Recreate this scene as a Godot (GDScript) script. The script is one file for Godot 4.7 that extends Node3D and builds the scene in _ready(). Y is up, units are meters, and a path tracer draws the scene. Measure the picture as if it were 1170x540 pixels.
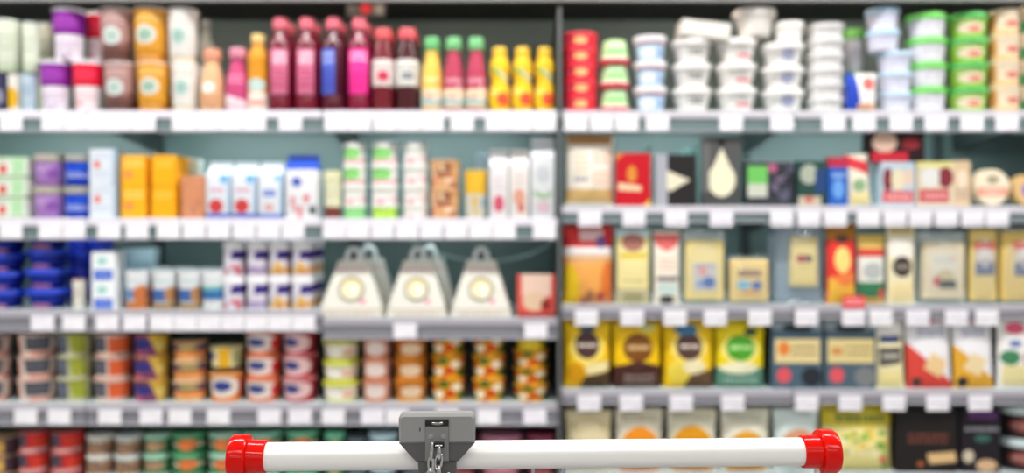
extends Node3D
# A refrigerated supermarket shelf wall behind the handle of a shopping cart.
# Pixels of the photograph (1170 x 540) give directions; distances come from the shelf front (z = 0) and the cart.
const D := 2.2          # camera to shelf front, m
const F := 942.0        # focal length in pixels
const HZ := 250.0       # horizon row
const EYE := 1.25       # camera height, m
var cam: Camera3D
var mats := {}
var arts := {}
var meshes := {}
var taken := {}
var shelf_y := {}
var phrases := {}       # shelf key -> [[pixel, phrase]] for the price tags
var sheet: Image        # all package prints on one sheet
var rng := RandomNumberGenerator.new()

func wx(px: float, z := 0.0) -> float: return (px - 585.0) * (D - z) / F
func wy(py: float, z := 0.0) -> float: return EYE - (py - HZ) * (D - z) / F

# ------------------------------------------------------------------ nodes
func numbered(called: String) -> String:
	if not taken.has(called):
		taken[called] = 0
		return called
	taken[called] += 1
	return "%s_%03d" % [called, taken[called]]

func tag(o: Node, label := "", category := "", group := "", kind := "") -> Node:
	if label: o.set_meta("label", label)
	if category: o.set_meta("category", category)
	if group: o.set_meta("group", group)
	if kind: o.set_meta("kind", kind)
	return o

func thing(called: String, label: String, category: String, at := Vector3.ZERO, group := "") -> Node3D:
	var o := Node3D.new()
	o.name = numbered(called)
	add_child(o)
	o.position = at
	tag(o, label, category, group)
	return o

func part(called: String, m: Mesh, material: Material, parent: Node, at := Vector3.ZERO) -> MeshInstance3D:
	var o := MeshInstance3D.new()
	o.name = called
	o.mesh = m
	o.material_override = material
	parent.add_child(o, true)
	o.position = at
	return o

func struct(called: String, size: Vector3, centre: Vector3, material: Material) -> MeshInstance3D:
	var b := BoxMesh.new()
	b.size = size
	var o := part(numbered(called), b, material, self, centre)
	o.set_meta("kind", "structure")
	return o

# ------------------------------------------------------------------ materials
func hexc(h: String) -> Color: return Color.html(h)

func mat(h: String, rough := 0.45, metal := 0.0, coat := 0.0) -> StandardMaterial3D:
	var key := "%s/%.2f/%.2f/%.2f" % [h, rough, metal, coat]
	if not mats.has(key):
		var m := StandardMaterial3D.new()
		m.albedo_color = hexc(h)
		m.roughness = rough
		m.metallic = metal
		if coat > 0.0:
			m.clearcoat_enabled = true
			m.clearcoat = coat
			m.clearcoat_roughness = 0.08
		mats[key] = m
	return mats[key]

func clear(h: String, alpha: float) -> StandardMaterial3D:
	var key := "clear/%s/%.2f" % [h, alpha]
	if not mats.has(key):
		var m := StandardMaterial3D.new()
		var c := hexc(h)
		c.a = alpha
		m.albedo_color = c
		m.roughness = 0.12
		m.transparency = BaseMaterial3D.TRANSPARENCY_ALPHA
		mats[key] = m
	return mats[key]

func poly_fill(im: Image, pts: Array, c: Color) -> void:
	var n := im.get_width()
	var p := PackedVector2Array()
	for i in range(0, pts.size(), 2):
		p.append(Vector2(pts[i] * n, pts[i + 1] * n))
	var lo := p[0]
	var hi := p[0]
	for q in p:
		lo = lo.min(q)
		hi = hi.max(q)
	for y in range(maxi(0, int(lo.y)), mini(n, int(hi.y) + 1)):
		for x in range(maxi(0, int(lo.x)), mini(n, int(hi.x) + 1)):
			if Geometry2D.is_point_in_polygon(Vector2(x + 0.5, y + 0.5), p):
				im.set_pixel(x, y, c)

func ell(im: Image, cx: float, cy: float, rx: float, ry: float, c: Color) -> void:
	var n := im.get_width()
	for y in range(maxi(0, int((cy - ry) * n)), mini(n, int((cy + ry) * n) + 1)):
		for x in range(maxi(0, int((cx - rx) * n)), mini(n, int((cx + rx) * n) + 1)):
			var a := ((x + 0.5) / n - cx) / rx
			var b := ((y + 0.5) / n - cy) / ry
			if a * a + b * b <= 1.0:
				im.set_pixel(x, y, c)

func rect(im: Image, x0: float, y0: float, x1: float, y1: float, c: Color) -> void:
	var n := im.get_width()
	im.fill_rect(Rect2i(roundi(x0 * n), roundi(y0 * n), maxi(1, roundi((x1 - x0) * n)), maxi(1, roundi((y1 - y0) * n))), c)

# The print of one package: base colour, then r(ectangle) e(llipse) p(olygon) t(ext-like lines) s(pots)
func print_of(called: String, base: String, ops: Array, rough := 0.42) -> StandardMaterial3D:
	var im := Image.create(128, 128, false, Image.FORMAT_RGB8)
	im.fill(hexc(base))
	var r := RandomNumberGenerator.new()
	r.seed = called.hash()
	for o in ops:
		match o[0]:
			"r": rect(im, o[1], o[2], o[3], o[4], hexc(o[5]))
			"e": ell(im, o[1], o[2], o[3], o[4], hexc(o[5]))
			"p": poly_fill(im, o[1], hexc(o[2]))
			"t":
				var rows: int = o[5]
				for k in rows:
					var y: float = lerpf(o[2], o[4], (k + 0.2) / rows)
					var x: float = o[1] + r.randf() * 0.04
					while x < o[3]:
						var w := r.randf_range(0.03, 0.08)
						rect(im, x, y, minf(x + w, o[3]), y + (o[4] - o[2]) / rows * 0.55, hexc(o[6]))
						x += w + 0.025
			"s":
				for k in int(o[5]):
					var cs: Array = o[7]
					var s: float = o[6] * r.randf_range(0.6, 1.4)
					ell(im, r.randf_range(o[1], o[3]), r.randf_range(o[2], o[4]), s, s * r.randf_range(0.6, 1.2), hexc(cs[r.randi() % cs.size()]))
	var m := StandardMaterial3D.new()
	var cell := arts.size()
	if sheet == null: sheet = Image.create(128 * 12, 128 * 13, false, Image.FORMAT_RGB8)
	sheet.blit_rect(im, Rect2i(0, 0, 128, 128), Vector2i((cell % 12) * 128, (cell / 12) * 128))
	m.uv1_scale = Vector3(126.0 / 128.0 / 12.0, 126.0 / 128.0 / 13.0, 1)
	m.uv1_offset = Vector3((cell % 12 + 1.0 / 128.0) / 12.0, (cell / 12 + 1.0 / 128.0) / 13.0, 0)
	m.roughness = rough
	m.metallic_specular = 0.3
	arts[called] = m
	return m

func skin(a: String, rough := 0.42) -> StandardMaterial3D:
	return arts[a] if arts.has(a) else mat(a, rough)

# ------------------------------------------------------------------ mesh building
# rings: Array of PackedVector3Array of equal length, closed loops; sharp edges between rings by angle; caps at both ends.
# umode "wrap": u runs twice round the loop with the front in the middle; "front": u follows x over +-hw
func skin_rings(rings: Array, umode: String, hw: float, y0: float, y1: float, cap_lo := true, cap_hi := true) -> ArrayMesh:
	var st := SurfaceTool.new()
	st.begin(Mesh.PRIMITIVE_TRIANGLES)
	var n: int = rings[0].size()
	var group := 0
	var uv := func(p: Vector3, a: float) -> Vector2:
		var v := 1.0 - (p.y - y0) / maxf(1e-6, y1 - y0)
		if umode == "wrap":
			return Vector2(0.5 + asin(clampf(sin(a), -1.0, 1.0)) / PI, clampf(v, 0.0, 1.0))
		return Vector2(clampf(0.5 + 0.5 * p.x / hw, 0.004, 0.996), clampf(v, 0.004, 0.996))
	for k in rings.size() - 1:
		var a: PackedVector3Array = rings[k]
		var b: PackedVector3Array = rings[k + 1]
		if k > 0:
			var z: PackedVector3Array = rings[k - 1]
			var d1 := (a[0] - z[0]).normalized()
			var d2 := (b[0] - a[0]).normalized()
			if d1.dot(d2) < 0.8: group += 1
		for i in n:
			var j := (i + 1) % n
			var t0 := -PI + TAU * i / n
			var t1 := -PI + TAU * (i + 1) / n
			st.set_smooth_group(group)
			for q in [[a[i], t0], [b[i], t0], [b[j], t1], [a[i], t0], [b[j], t1], [a[j], t1]]:
				st.set_uv(uv.call(q[0], q[1]))
				st.add_vertex(q[0])
	for e in 2:
		if (e == 0 and not cap_lo) or (e == 1 and not cap_hi): continue
		var r: PackedVector3Array = rings[0] if e == 0 else rings[-1]
		var c := Vector3.ZERO
		for p in r: c += p
		c /= n
		group += 1
		st.set_smooth_group(group)
		for i in n:
			var j := (i + 1) % n
			var tri := [c, r[i], r[j]] if e == 0 else [c, r[j], r[i]]
			for p in tri:
				st.set_uv(uv.call(p, 0.0))
				st.add_vertex(p)
	st.generate_normals()
	return st.commit()

# lathe: profile [[r, y], ...] from bottom to top, scaled by R and H
func lathe(profile: Array, R: float, H: float, seg := 20, v0 := -1.0, v1 := -1.0) -> ArrayMesh:
	var key := "lathe%s/%.5f/%.5f/%d/%.3f/%.3f" % [str(profile), R, H, seg, v0, v1]
	if meshes.has(key): return meshes[key]
	var rings := []
	for p in profile:
		var ring := PackedVector3Array()
		for i in seg:
			var a := -PI + TAU * i / seg
			ring.append(Vector3(sin(a) * p[0] * R, p[1] * H, cos(a) * p[0] * R))
		rings.append(ring)
	var lo: float = profile[0][1] * H if v0 < 0.0 else v0 * H
	var hi: float = profile[-1][1] * H if v1 < 0.0 else v1 * H
	meshes[key] = skin_rings(rings, "wrap", R, lo, hi)
	return meshes[key]

# loft of rounded rectangles: levels [[y, half width, half depth, corner radius], ...]
func loft(levels: Array, wrap := false) -> ArrayMesh:
	var key := "loft%s%s" % [str(levels), wrap]
	if meshes.has(key): return meshes[key]
	var rings := []
	var hw := 0.0
	for l in levels:
		hw = maxf(hw, l[1])
		var ring := PackedVector3Array()
		var rc: float = minf(l[3], minf(l[1], l[2]) * 0.98)
		# start at the back middle (angle -PI) and run over -x, front, +x so that the front middle is at half way
		var corners := [[-1.0, -1.0, PI], [-1.0, 1.0, -PI / 2], [1.0, 1.0, 0.0], [1.0, -1.0, PI / 2]]
		for c in corners:
			for s in 4:
				var t: float = c[2] + (PI / 2) * s / 3.0
				ring.append(Vector3(c[0] * (l[1] - rc) + sin(t) * rc, l[0], c[1] * (l[2] - rc) + cos(t) * rc))
		rings.append(ring)
	meshes[key] = skin_rings(rings, "wrap" if wrap else "front", hw, levels[0][0], levels[-1][0])
	return meshes[key]

func block(w: float, h: float, d: float, rc := 0.002, y := 0.0) -> ArrayMesh:
	var e := minf(rc, minf(w, minf(h, d)) * 0.3)
	return loft([[y, w / 2 - e, d / 2 - e, rc], [y + e, w / 2, d / 2, rc], [y + h - e, w / 2, d / 2, rc], [y + h, w / 2 - e, d / 2 - e, rc]])

# filled bag: flat crimped seals at top and bottom, bulging middle with soft creases
func pillow(w: float, h: float, d: float, seed_: int, seal := 0.07) -> ArrayMesh:
	var key := "pillow%.4f/%.4f/%.4f/%d/%.2f" % [w, h, d, seed_, seal]
	if meshes.has(key): return meshes[key]
	var fn := FastNoiseLite.new()
	fn.seed = seed_
	fn.frequency = 9.0
	var st := SurfaceTool.new()
	st.begin(Mesh.PRIMITIVE_TRIANGLES)
	var nx := 14
	var ny := 18
	var pt := func(i: int, j: int, side: float) -> Vector3:
		var u := float(i) / nx
		var v := float(j) / ny
		var x := (u - 0.5) * w
		var bx := pow(maxf(0.0, 1.0 - pow(absf(2.0 * u - 1.0), 2.6)), 0.6)
		var vv := clampf((v - 0.02) / (1.0 - 0.02 - seal), 0.0, 1.0)
		var by := pow(sin(PI * pow(vv, 0.7)), 0.55) if vv > 0.0 and vv < 1.0 else 0.0
		var z := d * 0.5 * bx * by
		if z > 0.0: z += d * 0.10 * fn.get_noise_3d(x * 4.0, v * h * 4.0, side) * bx * by
		x *= 1.0 - 0.05 * by
		return Vector3(x, v * h, side * (z + 0.0008))
	for side in [1.0, -1.0]:
		st.set_smooth_group(1 if side > 0.0 else 2)
		for j in ny:
			for i in nx:
				var q := [[i, j], [i, j + 1], [i + 1, j + 1], [i, j], [i + 1, j + 1], [i + 1, j]]
				if side < 0.0: q.reverse()
				for c in q:
					st.set_uv(Vector2(clampf(float(c[0]) / nx, 0.005, 0.995), clampf(1.0 - float(c[1]) / ny, 0.005, 0.995)))
					st.add_vertex(pt.call(c[0], c[1], side))
	# close the thin edge
	st.set_smooth_group(3)
	var rim := []
	for i in nx + 1: rim.append([i, 0])
	for j in range(1, ny + 1): rim.append([nx, j])
	for i in range(nx - 1, -1, -1): rim.append([i, ny])
	for j in range(ny - 1, 0, -1): rim.append([0, j])
	for k in rim.size():
		var a = rim[k]
		var b = rim[(k + 1) % rim.size()]
		for c in [[a, 1.0], [b, 1.0], [b, -1.0], [a, 1.0], [b, -1.0], [a, -1.0]]:
			st.set_uv(Vector2(clampf(float(c[0][0]) / nx, 0.005, 0.995), clampf(1.0 - float(c[0][1]) / ny, 0.005, 0.995)))
			st.add_vertex(pt.call(c[0][0], c[0][1], c[1]))
	st.generate_normals()
	meshes[key] = st.commit()
	return meshes[key]

# convex outline in x/y, extruded from z0 to z1 with a bevelled front and back
func slab(outline: PackedVector2Array, z0: float, z1: float, bevel := 0.0015) -> ArrayMesh:
	var n := outline.size()
	var c := Vector2.ZERO
	for p in outline: c += p
	c /= n
	var area := 0.0
	for i in n: area += outline[i].cross(outline[(i + 1) % n])
	var o := outline.duplicate()
	if area > 0.0: o.reverse()      # clockwise seen from +z
	var inset := PackedVector2Array()
	for i in n:
		var a := (o[i] - o[(i + n - 1) % n]).normalized()
		var b := (o[(i + 1) % n] - o[i]).normalized()
		var na := Vector2(a.y, -a.x)
		var nb := Vector2(b.y, -b.x)
		var m := (na + nb).normalized()
		inset.append(o[i] + m * bevel / maxf(0.5, m.dot(na)))
	var lo := o[0]
	var hi := o[0]
	for p in o:
		lo = lo.min(p)
		hi = hi.max(p)
	var st := SurfaceTool.new()
	st.begin(Mesh.PRIMITIVE_TRIANGLES)
	st.set_smooth_group(-1)
	var layers := [[inset, z1], [o, z1 - bevel], [o, z0 + bevel], [inset, z0]]
	var put := func(p: Vector2, z: float) -> void:
		st.set_uv(Vector2(clampf((p.x - lo.x) / (hi.x - lo.x), 0.004, 0.996), clampf(1.0 - (p.y - lo.y) / (hi.y - lo.y), 0.004, 0.996)))
		st.add_vertex(Vector3(p.x, p.y, z))
	for i in n:
		var j := (i + 1) % n
		put.call(c, z1); put.call(inset[i], z1); put.call(inset[j], z1)
		put.call(c, z0); put.call(inset[j], z0); put.call(inset[i], z0)
		for k in 3:
			var A = layers[k]
			var B = layers[k + 1]
			put.call(A[0][i], A[1]); put.call(B[0][i], B[1]); put.call(B[0][j], B[1])
			put.call(A[0][i], A[1]); put.call(B[0][j], B[1]); put.call(A[0][j], A[1])
	st.generate_normals()
	return st.commit()

# round rod along a path of points
func rod(path: Array, r: float, seg := 10) -> ArrayMesh:
	var rings := []
	var n := path.size()
	var up := Vector3.ZERO
	for k in n:
		var p: Vector3 = path[k]
		var d: Vector3 = (path[mini(k + 1, n - 1)] - path[maxi(k - 1, 0)]).normalized()
		if k == 0: up = (Vector3.UP if absf(d.y) < 0.9 else Vector3.RIGHT)
		var s := d.cross(up).normalized()
		up = s.cross(d).normalized()
		var ring := PackedVector3Array()
		for i in seg:
			var a := TAU * i / seg
			ring.append(p + (s * cos(a) + up * sin(a)) * r)
		rings.append(ring)
	var st := SurfaceTool.new()
	st.begin(Mesh.PRIMITIVE_TRIANGLES)
	st.set_smooth_group(0)
	for k in n - 1:
		for i in seg:
			var j := (i + 1) % seg
			for q in [rings[k][i], rings[k + 1][j], rings[k + 1][i], rings[k][i], rings[k][j], rings[k + 1][j]]:
				st.add_vertex(q)
	for e in 2:
		st.set_smooth_group(5 + e)
		for i in seg:
			var j := (i + 1) % seg
			var ring: PackedVector3Array = rings[0] if e == 0 else rings[-1]
			for q in ([path[0], ring[j], ring[i]] if e == 0 else [path[-1], ring[i], ring[j]]):
				st.add_vertex(q)
	st.generate_normals()
	return st.commit()

func loop_path(c: Vector3, ax: Vector3, ay: Vector3, n := 16) -> Array:
	var out := []
	for i in n + 1:
		out.append(c + ax * cos(TAU * i / n) + ay * sin(TAU * i / n))
	return out

# ------------------------------------------------------------------ packages; each builder fills node t, w x h metres, base at 0, front towards +z
const CUP := [[0.70, 0.0], [0.77, 0.02], [0.96, 0.90], [0.97, 0.915], [1.0, 0.92], [1.0, 0.955]]
const STRAIGHT := [[0.86, 0.0], [0.93, 0.03], [0.96, 0.5], [0.97, 0.90], [1.0, 0.91], [1.0, 0.95]]

func build_cup(t: Node3D, w: float, h: float, s: Dictionary) -> void:
	var tp: float = s.get("tp", 0.84)
	var prof := [[tp - 0.06, 0.0], [tp, 0.025], [0.96, 0.92], [0.965, 0.93], [1.0, 0.935], [1.0, 0.965]]
	part("body", lathe(prof, w / 2, h), skin(s.a), t)
	part("lid", lathe([[1.0, 0.966], [1.005, 0.970], [1.0, 0.99], [0.9, 1.0]], w / 2, h), skin(s.get("lid", "e8e8e6"), 0.35), t)

func build_tub(t: Node3D, w: float, h: float, s: Dictionary) -> void:
	var tp: float = s.get("tp", 0.80)
	part("body", lathe([[tp - 0.05, 0.0], [tp, 0.03], [0.93, 0.82]], w / 2, h), skin(s.a), t)
	part("lid", lathe([[0.95, 0.74], [1.0, 0.75], [1.0, 0.93], [0.975, 0.975], [0.93, 0.98], [0.91, 0.965]], w / 2, h), skin(s.get("lid", "e8e8e6"), 0.35), t)

func build_inverted(t: Node3D, w: float, h: float, s: Dictionary) -> void:
	part("lid", lathe([[0.97, 0.0], [1.0, 0.02], [1.0, 0.17], [0.97, 0.19]], w / 2, h), skin(s.get("lid", "d02030")), t)
	part("body", lathe([[0.94, 0.15], [0.74, 0.95], [0.70, 0.985], [0.66, 1.0]], w / 2, h), skin(s.a), t)

func build_topped(t: Node3D, w: float, h: float, s: Dictionary) -> void:
	part("body", lathe([[0.72, 0.0], [0.78, 0.03], [0.86, 0.52]], w / 2, h), skin(s.a), t)
	part("topping_cup", lathe([[0.90, 0.50], [0.93, 0.52], [1.0, 0.93]], w / 2, h), skin(s.top), t)
	part("lid", lathe([[1.03, 0.93], [1.04, 0.945], [1.03, 0.985], [0.9, 1.0]], w / 2, h), skin(s.get("lid", "e4e4ea"), 0.3), t)

func build_bottle(t: Node3D, w: float, h: float, s: Dictionary) -> void:
	var style: String = s.get("style", "tall")
	var prof := []
	var cap := []
	var lab := [0.18, 0.66]
	if style == "tall":
		prof = [[0.90, 0.0], [0.98, 0.02], [1.0, 0.10], [0.96, 0.14], [0.96, 0.64], [1.0, 0.68], [0.97, 0.71], [0.80, 0.78], [0.58, 0.83], [0.52, 0.87], [0.52, 0.89]]
		cap = [[0.62, 0.885], [0.65, 0.89], [0.65, 0.975], [0.60, 1.0]]
	elif style == "short":
		prof = [[0.88, 0.0], [0.97, 0.03], [0.98, 0.62], [0.95, 0.70], [0.75, 0.82], [0.66, 0.86], [0.66, 0.88]]
		cap = [[0.78, 0.87], [0.80, 0.88], [0.80, 0.98], [0.74, 1.0]]
		lab = [0.30, 0.62]
	elif style == "smooth":
		prof = [[0.82, 0.0], [0.95, 0.03], [1.0, 0.15], [0.98, 0.38], [0.90, 0.52], [0.74, 0.66], [0.58, 0.78], [0.56, 0.84]]
		cap = [[0.70, 0.835], [0.72, 0.84], [0.72, 0.975], [0.66, 1.0]]
		lab = [0.04, 0.30]
	else:
		prof = [[0.80, 0.0], [0.95, 0.05], [1.0, 0.20], [0.90, 0.38], [0.72, 0.47], [0.84, 0.55], [0.95, 0.66], [0.88, 0.76], [0.64, 0.86]]
		cap = [[0.66, 0.855], [0.68, 0.86], [0.66, 0.98], [0.60, 1.0]]
		lab = []
	part("body", lathe(prof, w / 2, h), skin(s.a, 0.18), t)
	if lab and s.has("label"):
		var rr := 1.0
		if style == "smooth": rr = 1.02
		part("label_sleeve", lathe([[rr, lab[0]], [rr + 0.012, lab[0] + 0.004], [rr + 0.012, lab[1] - 0.004], [rr, lab[1]]], w / 2, h), skin(s.label), t)
	part("cap", lathe(cap, w / 2, h), skin(s.get("lid", "e05060"), 0.35), t)

func build_box(t: Node3D, w: float, h: float, s: Dictionary) -> void:
	var d: float = s.get("d", minf(w, 0.09))
	part("body", block(w, h * 0.995, d, s.get("rc", 0.0015)), skin(s.a), t)
	if s.has("flap"):
		part("flap", block(w * 0.98, h * 0.006 + 0.001, d * 0.96, 0.0006, h * 0.994), skin(s.flap), t)

func build_carton(t: Node3D, w: float, h: float, s: Dictionary) -> void:
	var d: float = s.get("d", w)
	var hw := w / 2
	part("body", loft([[0.0, hw - 0.001, d / 2 - 0.001, 0.002], [0.002, hw, d / 2, 0.002], [h * 0.76, hw, d / 2, 0.002]]), skin(s.a), t)
	part("gable", loft([[h * 0.76, hw, d / 2, 0.002], [h * 0.91, hw * 0.99, 0.004, 0.001], [h * 0.92, hw * 0.99, 0.002, 0.0006], [h, hw * 0.99, 0.0018, 0.0006]]), skin(s.get("top", "f2f4f6")), t)

func build_pouch(t: Node3D, w: float, h: float, s: Dictionary) -> void:
	var d: float = s.get("d", clampf(w * 0.34, 0.02, 0.06))
	part("bag", pillow(w, h, d, hash(s.a) % 1000, s.get("seal", 0.07)), skin(s.a, 0.3), t)
	if s.has("tear"):
		part("tear_strip", block(w * 0.96, h * 0.045, 0.0024, 0.0008, h * 0.945), skin(s.tear), t)

# clear film sleeve round a block of cheese with a printed label
func build_film(t: Node3D, w: float, h: float, s: Dictionary) -> void:
	var d: float = s.get("d", 0.03)
	var b: Array = s.get("b", [0.08, 0.05, 0.92, 0.86])      # cheese block inside the film, shares of w and h from the bottom
	var bw: float = (b[2] - b[0]) * w
	var bh: float = (b[3] - b[1]) * h
	var cx: float = ((b[0] + b[2]) / 2 - 0.5) * w
	part("cheese", block(bw, bh, d * 0.8, 0.004, b[1] * h), skin(s.get("cheese", "e9d08a"), 0.5), t, Vector3(cx, 0, 0))
	if s.has("card"):
		part("backing_card", block(w * 0.95, h * 0.94, 0.002, 0.0008, h * 0.02), skin(s.card), t, Vector3(0, 0, -d * 0.42))
	if s.has("a"):
		var q: Array = s.get("lab", [0.1, 0.15, 0.9, 0.8])
		part("label_sticker", block((q[2] - q[0]) * bw, (q[3] - q[1]) * bh, 0.0012, 0.0005, b[1] * h + q[1] * bh), skin(s.a), t, Vector3(cx + ((q[0] + q[2]) / 2 - 0.5) * bw, 0, d * 0.4 + 0.0007))
	part("film", pillow(w, h, d * 1.5, 77, 0.05), clear(s.get("film", "c9dfe4"), s.get("al", 0.12)), t)

func build_disc(t: Node3D, w: float, h: float, s: Dictionary) -> void:
	var d: float = s.get("d", 0.035)
	var m := lathe([[0.96, 0.0], [1.0, 0.06], [1.0, 0.94], [0.96, 1.0]], w / 2, d, 28)
	var b := part("box_wall", m, skin(s.get("rim", "d8c8a8")), t, Vector3(0, w / 2, -d / 2))
	b.rotation.x = PI / 2
	var n := 28
	var o := PackedVector2Array()
	for i in n: o.append(Vector2(cos(TAU * i / n), sin(TAU * i / n)) * w * 0.475)
	part("face_label", slab(o, 0.0, 0.0012, 0.0003), skin(s.a), t, Vector3(0, w / 2, d / 2))

# cake-slice carrier: trapezoid carton, round window, punched carrying loop
func build_carrier(t: Node3D, w: float, h: float, s: Dictionary) -> void:
	var d := 0.10
	var bh := h * 0.80
	var tw := w * 0.235
	part("carton", loft([[0.0, w / 2 - 0.001, d / 2 - 0.001, 0.003], [0.003, w / 2, d / 2, 0.003], [bh * 0.12, w * 0.495, d * 0.48, 0.003], [bh, tw, d * 0.14, 0.003]]), skin(s.a), t)
	for sd in [-1.0, 1.0]:
		var pts := []
		for i in 13:
			var a := PI * i / 12.0
			pts.append(Vector3(cos(a) * tw * 0.48, bh - 0.004 + sin(a) * (h - bh), sd * d * 0.08))
		part("carry_loop", rod(pts, 0.0060, 8), mat("e6ecec", 0.5), t)
	# window ring and the white cake behind it, lying on the sloping front
	var slope := atan2(d * 0.48 - d * 0.14, bh * 0.88)
	var win := Node3D.new()
	win.name = "window"
	t.add_child(win)
	win.position = Vector3(0, bh * 0.50, lerpf(d * 0.48, d * 0.14, (0.50 - 0.12) / 0.88) + 0.001)
	win.rotation.x = -slope
	var o := PackedVector2Array()
	for i in 24: o.append(Vector2(cos(TAU * i / 24), sin(TAU * i / 24)) * w * 0.185)
	part("cake", slab(o, -0.001, 0.0012, 0.0004), skin("cake"), win)
	part("window_ring", rod(loop_path(Vector3.ZERO, Vector3(w * 0.185, 0, 0), Vector3(0, w * 0.185, 0), 24), 0.0045, 6), mat("a8a48e", 0.5), win)

func make(kind: String, t: Node3D, w: float, h: float, s: Dictionary) -> void:
	match kind:
		"cup": build_cup(t, w, h, s)
		"tub": build_tub(t, w, h, s)
		"inverted": build_inverted(t, w, h, s)
		"topped": build_topped(t, w, h, s)
		"bottle": build_bottle(t, w, h, s)
		"box": build_box(t, w, h, s)
		"carton": build_carton(t, w, h, s)
		"pouch": build_pouch(t, w, h, s)
		"film": build_film(t, w, h, s)
		"disc": build_disc(t, w, h, s)
		"carrier": build_carrier(t, w, h, s)

const WORDS := {1: [""], 2: ["lower", "upper"], 3: ["lowest", "middle", "topmost"], 4: ["lowest", "second", "third", "topmost"], 5: ["lowest", "second", "middle", "fourth", "topmost"], 6: ["lowest", "second", "third", "fourth", "fifth", "topmost"]}

# one column of look-alike packages on a shelf: x0..x1 and top row in pixels, n high, "back" more columns behind
func col(shelf: String, x0: float, x1: float, top: float, n: int, kind: String, called: String, category: String, label: String, s: Dictionary) -> void:
	var zf: float = -0.012 - s.get("z", 0.0)
	var wpx := x1 - x0 - 1.0
	var w: float
	var d: float
	if kind in ["cup", "tub", "inverted", "topped", "bottle"]:
		w = wpx * (D - zf) / (F - wpx / 2.0)
		d = w
	else:
		w = wpx * (D - zf) / F
		match kind:
			"box": d = s.get("d", minf(w, 0.09))
			"carton": d = s.get("d", w)
			"carrier": d = 0.10
			"pouch": d = s.get("d", clampf(w * 0.34, 0.02, 0.06))
			"film": d = s.get("d", 0.03) * 1.5
			_: d = s.get("d", 0.035)
	var zc := zf - d / 2.0
	var base: float = shelf_y[shelf]
	var y_of_top := wy(top, zc)
	var from: float = s.get("base", 0.0)             # metres above the shelf, for what stands on something else
	var h: float = (y_of_top - base - from) / n
	var x := wx((x0 + x1) / 2.0, zc)
	var root := thing(called, "", category, Vector3(x, base + from, zc), s.get("g", ""))
	make(kind, root, w, h, s)
	var backs: int = s.get("back", 0)
	if not s.has("quiet"):
		if not phrases.has(shelf): phrases[shelf] = []
		phrases[shelf].append([(x0 + x1) / 2.0, s.get("ph", called.replace("_", " "))])
	for b in backs + 1:
		for k in n:
			var o: Node3D = root
			if b > 0 or k > 0:
				o = root.duplicate()
				o.name = numbered(called)
				add_child(o)
			o.position = Vector3(x + (b * s.get("shift", 0.0)), base + from + h * k, zc - b * (d + s.get("gap", 0.004)))
			o.rotation.y = rng.randf_range(-1.0, 1.0) * s.get("turn", 0.05)
			if s.has("lean"): o.rotation.x = -s.lean
			if s.has("roll"): o.rotation.z = s.roll
			if s.has("yaw"): o.rotation.y = s.yaw
			var word: String = WORDS[n][k]
			var l := label
			if "%s" in label: l = (label % word).strip_edges()
			if b > 0: l += " in the row behind" if backs == 1 else [" in the second row", " in the third row"][b - 1]
			o.set_meta("label", l)
			if s.get("g", "") == "" and n > 1: o.set_meta("group", called.replace("_", " ") + " stack, " + s.get("ph", called))

# ------------------------------------------------------------------ the place
func luminaire(z: float, energy: float, x: float) -> void:
	var t := thing("ceiling_luminaire", "long white ceiling light above the aisle", "ceiling light", Vector3(x, 2.96, z), "ceiling lights over the aisle")
	part("housing", block(2.4, 0.05, 0.22, 0.004), mat("e8e8e8", 0.5), t)
	var g := StandardMaterial3D.new()
	g.albedo_color = Color(0.9, 0.9, 0.9)
	g.emission_enabled = true
	g.emission = Color(1.0, 0.98, 0.96)
	g.emission_energy_multiplier = 3.0
	part("diffuser", block(2.36, 0.01, 0.19, 0.003, -0.008), g, t)
	var l := AreaLight3D.new()
	l.name = "lamp"
	t.add_child(l)
	l.area_size = Vector2(2.34, 0.18)
	l.area_normalize_energy = true
	l.light_energy = energy
	l.light_color = Color(1.0, 0.99, 0.985)
	l.area_range = 14.0
	l.area_attenuation = 2.0
	l.shadow_enabled = true
	l.position = Vector3(0, -0.012, 0)
	l.rotation.x = -PI / 2

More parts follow.
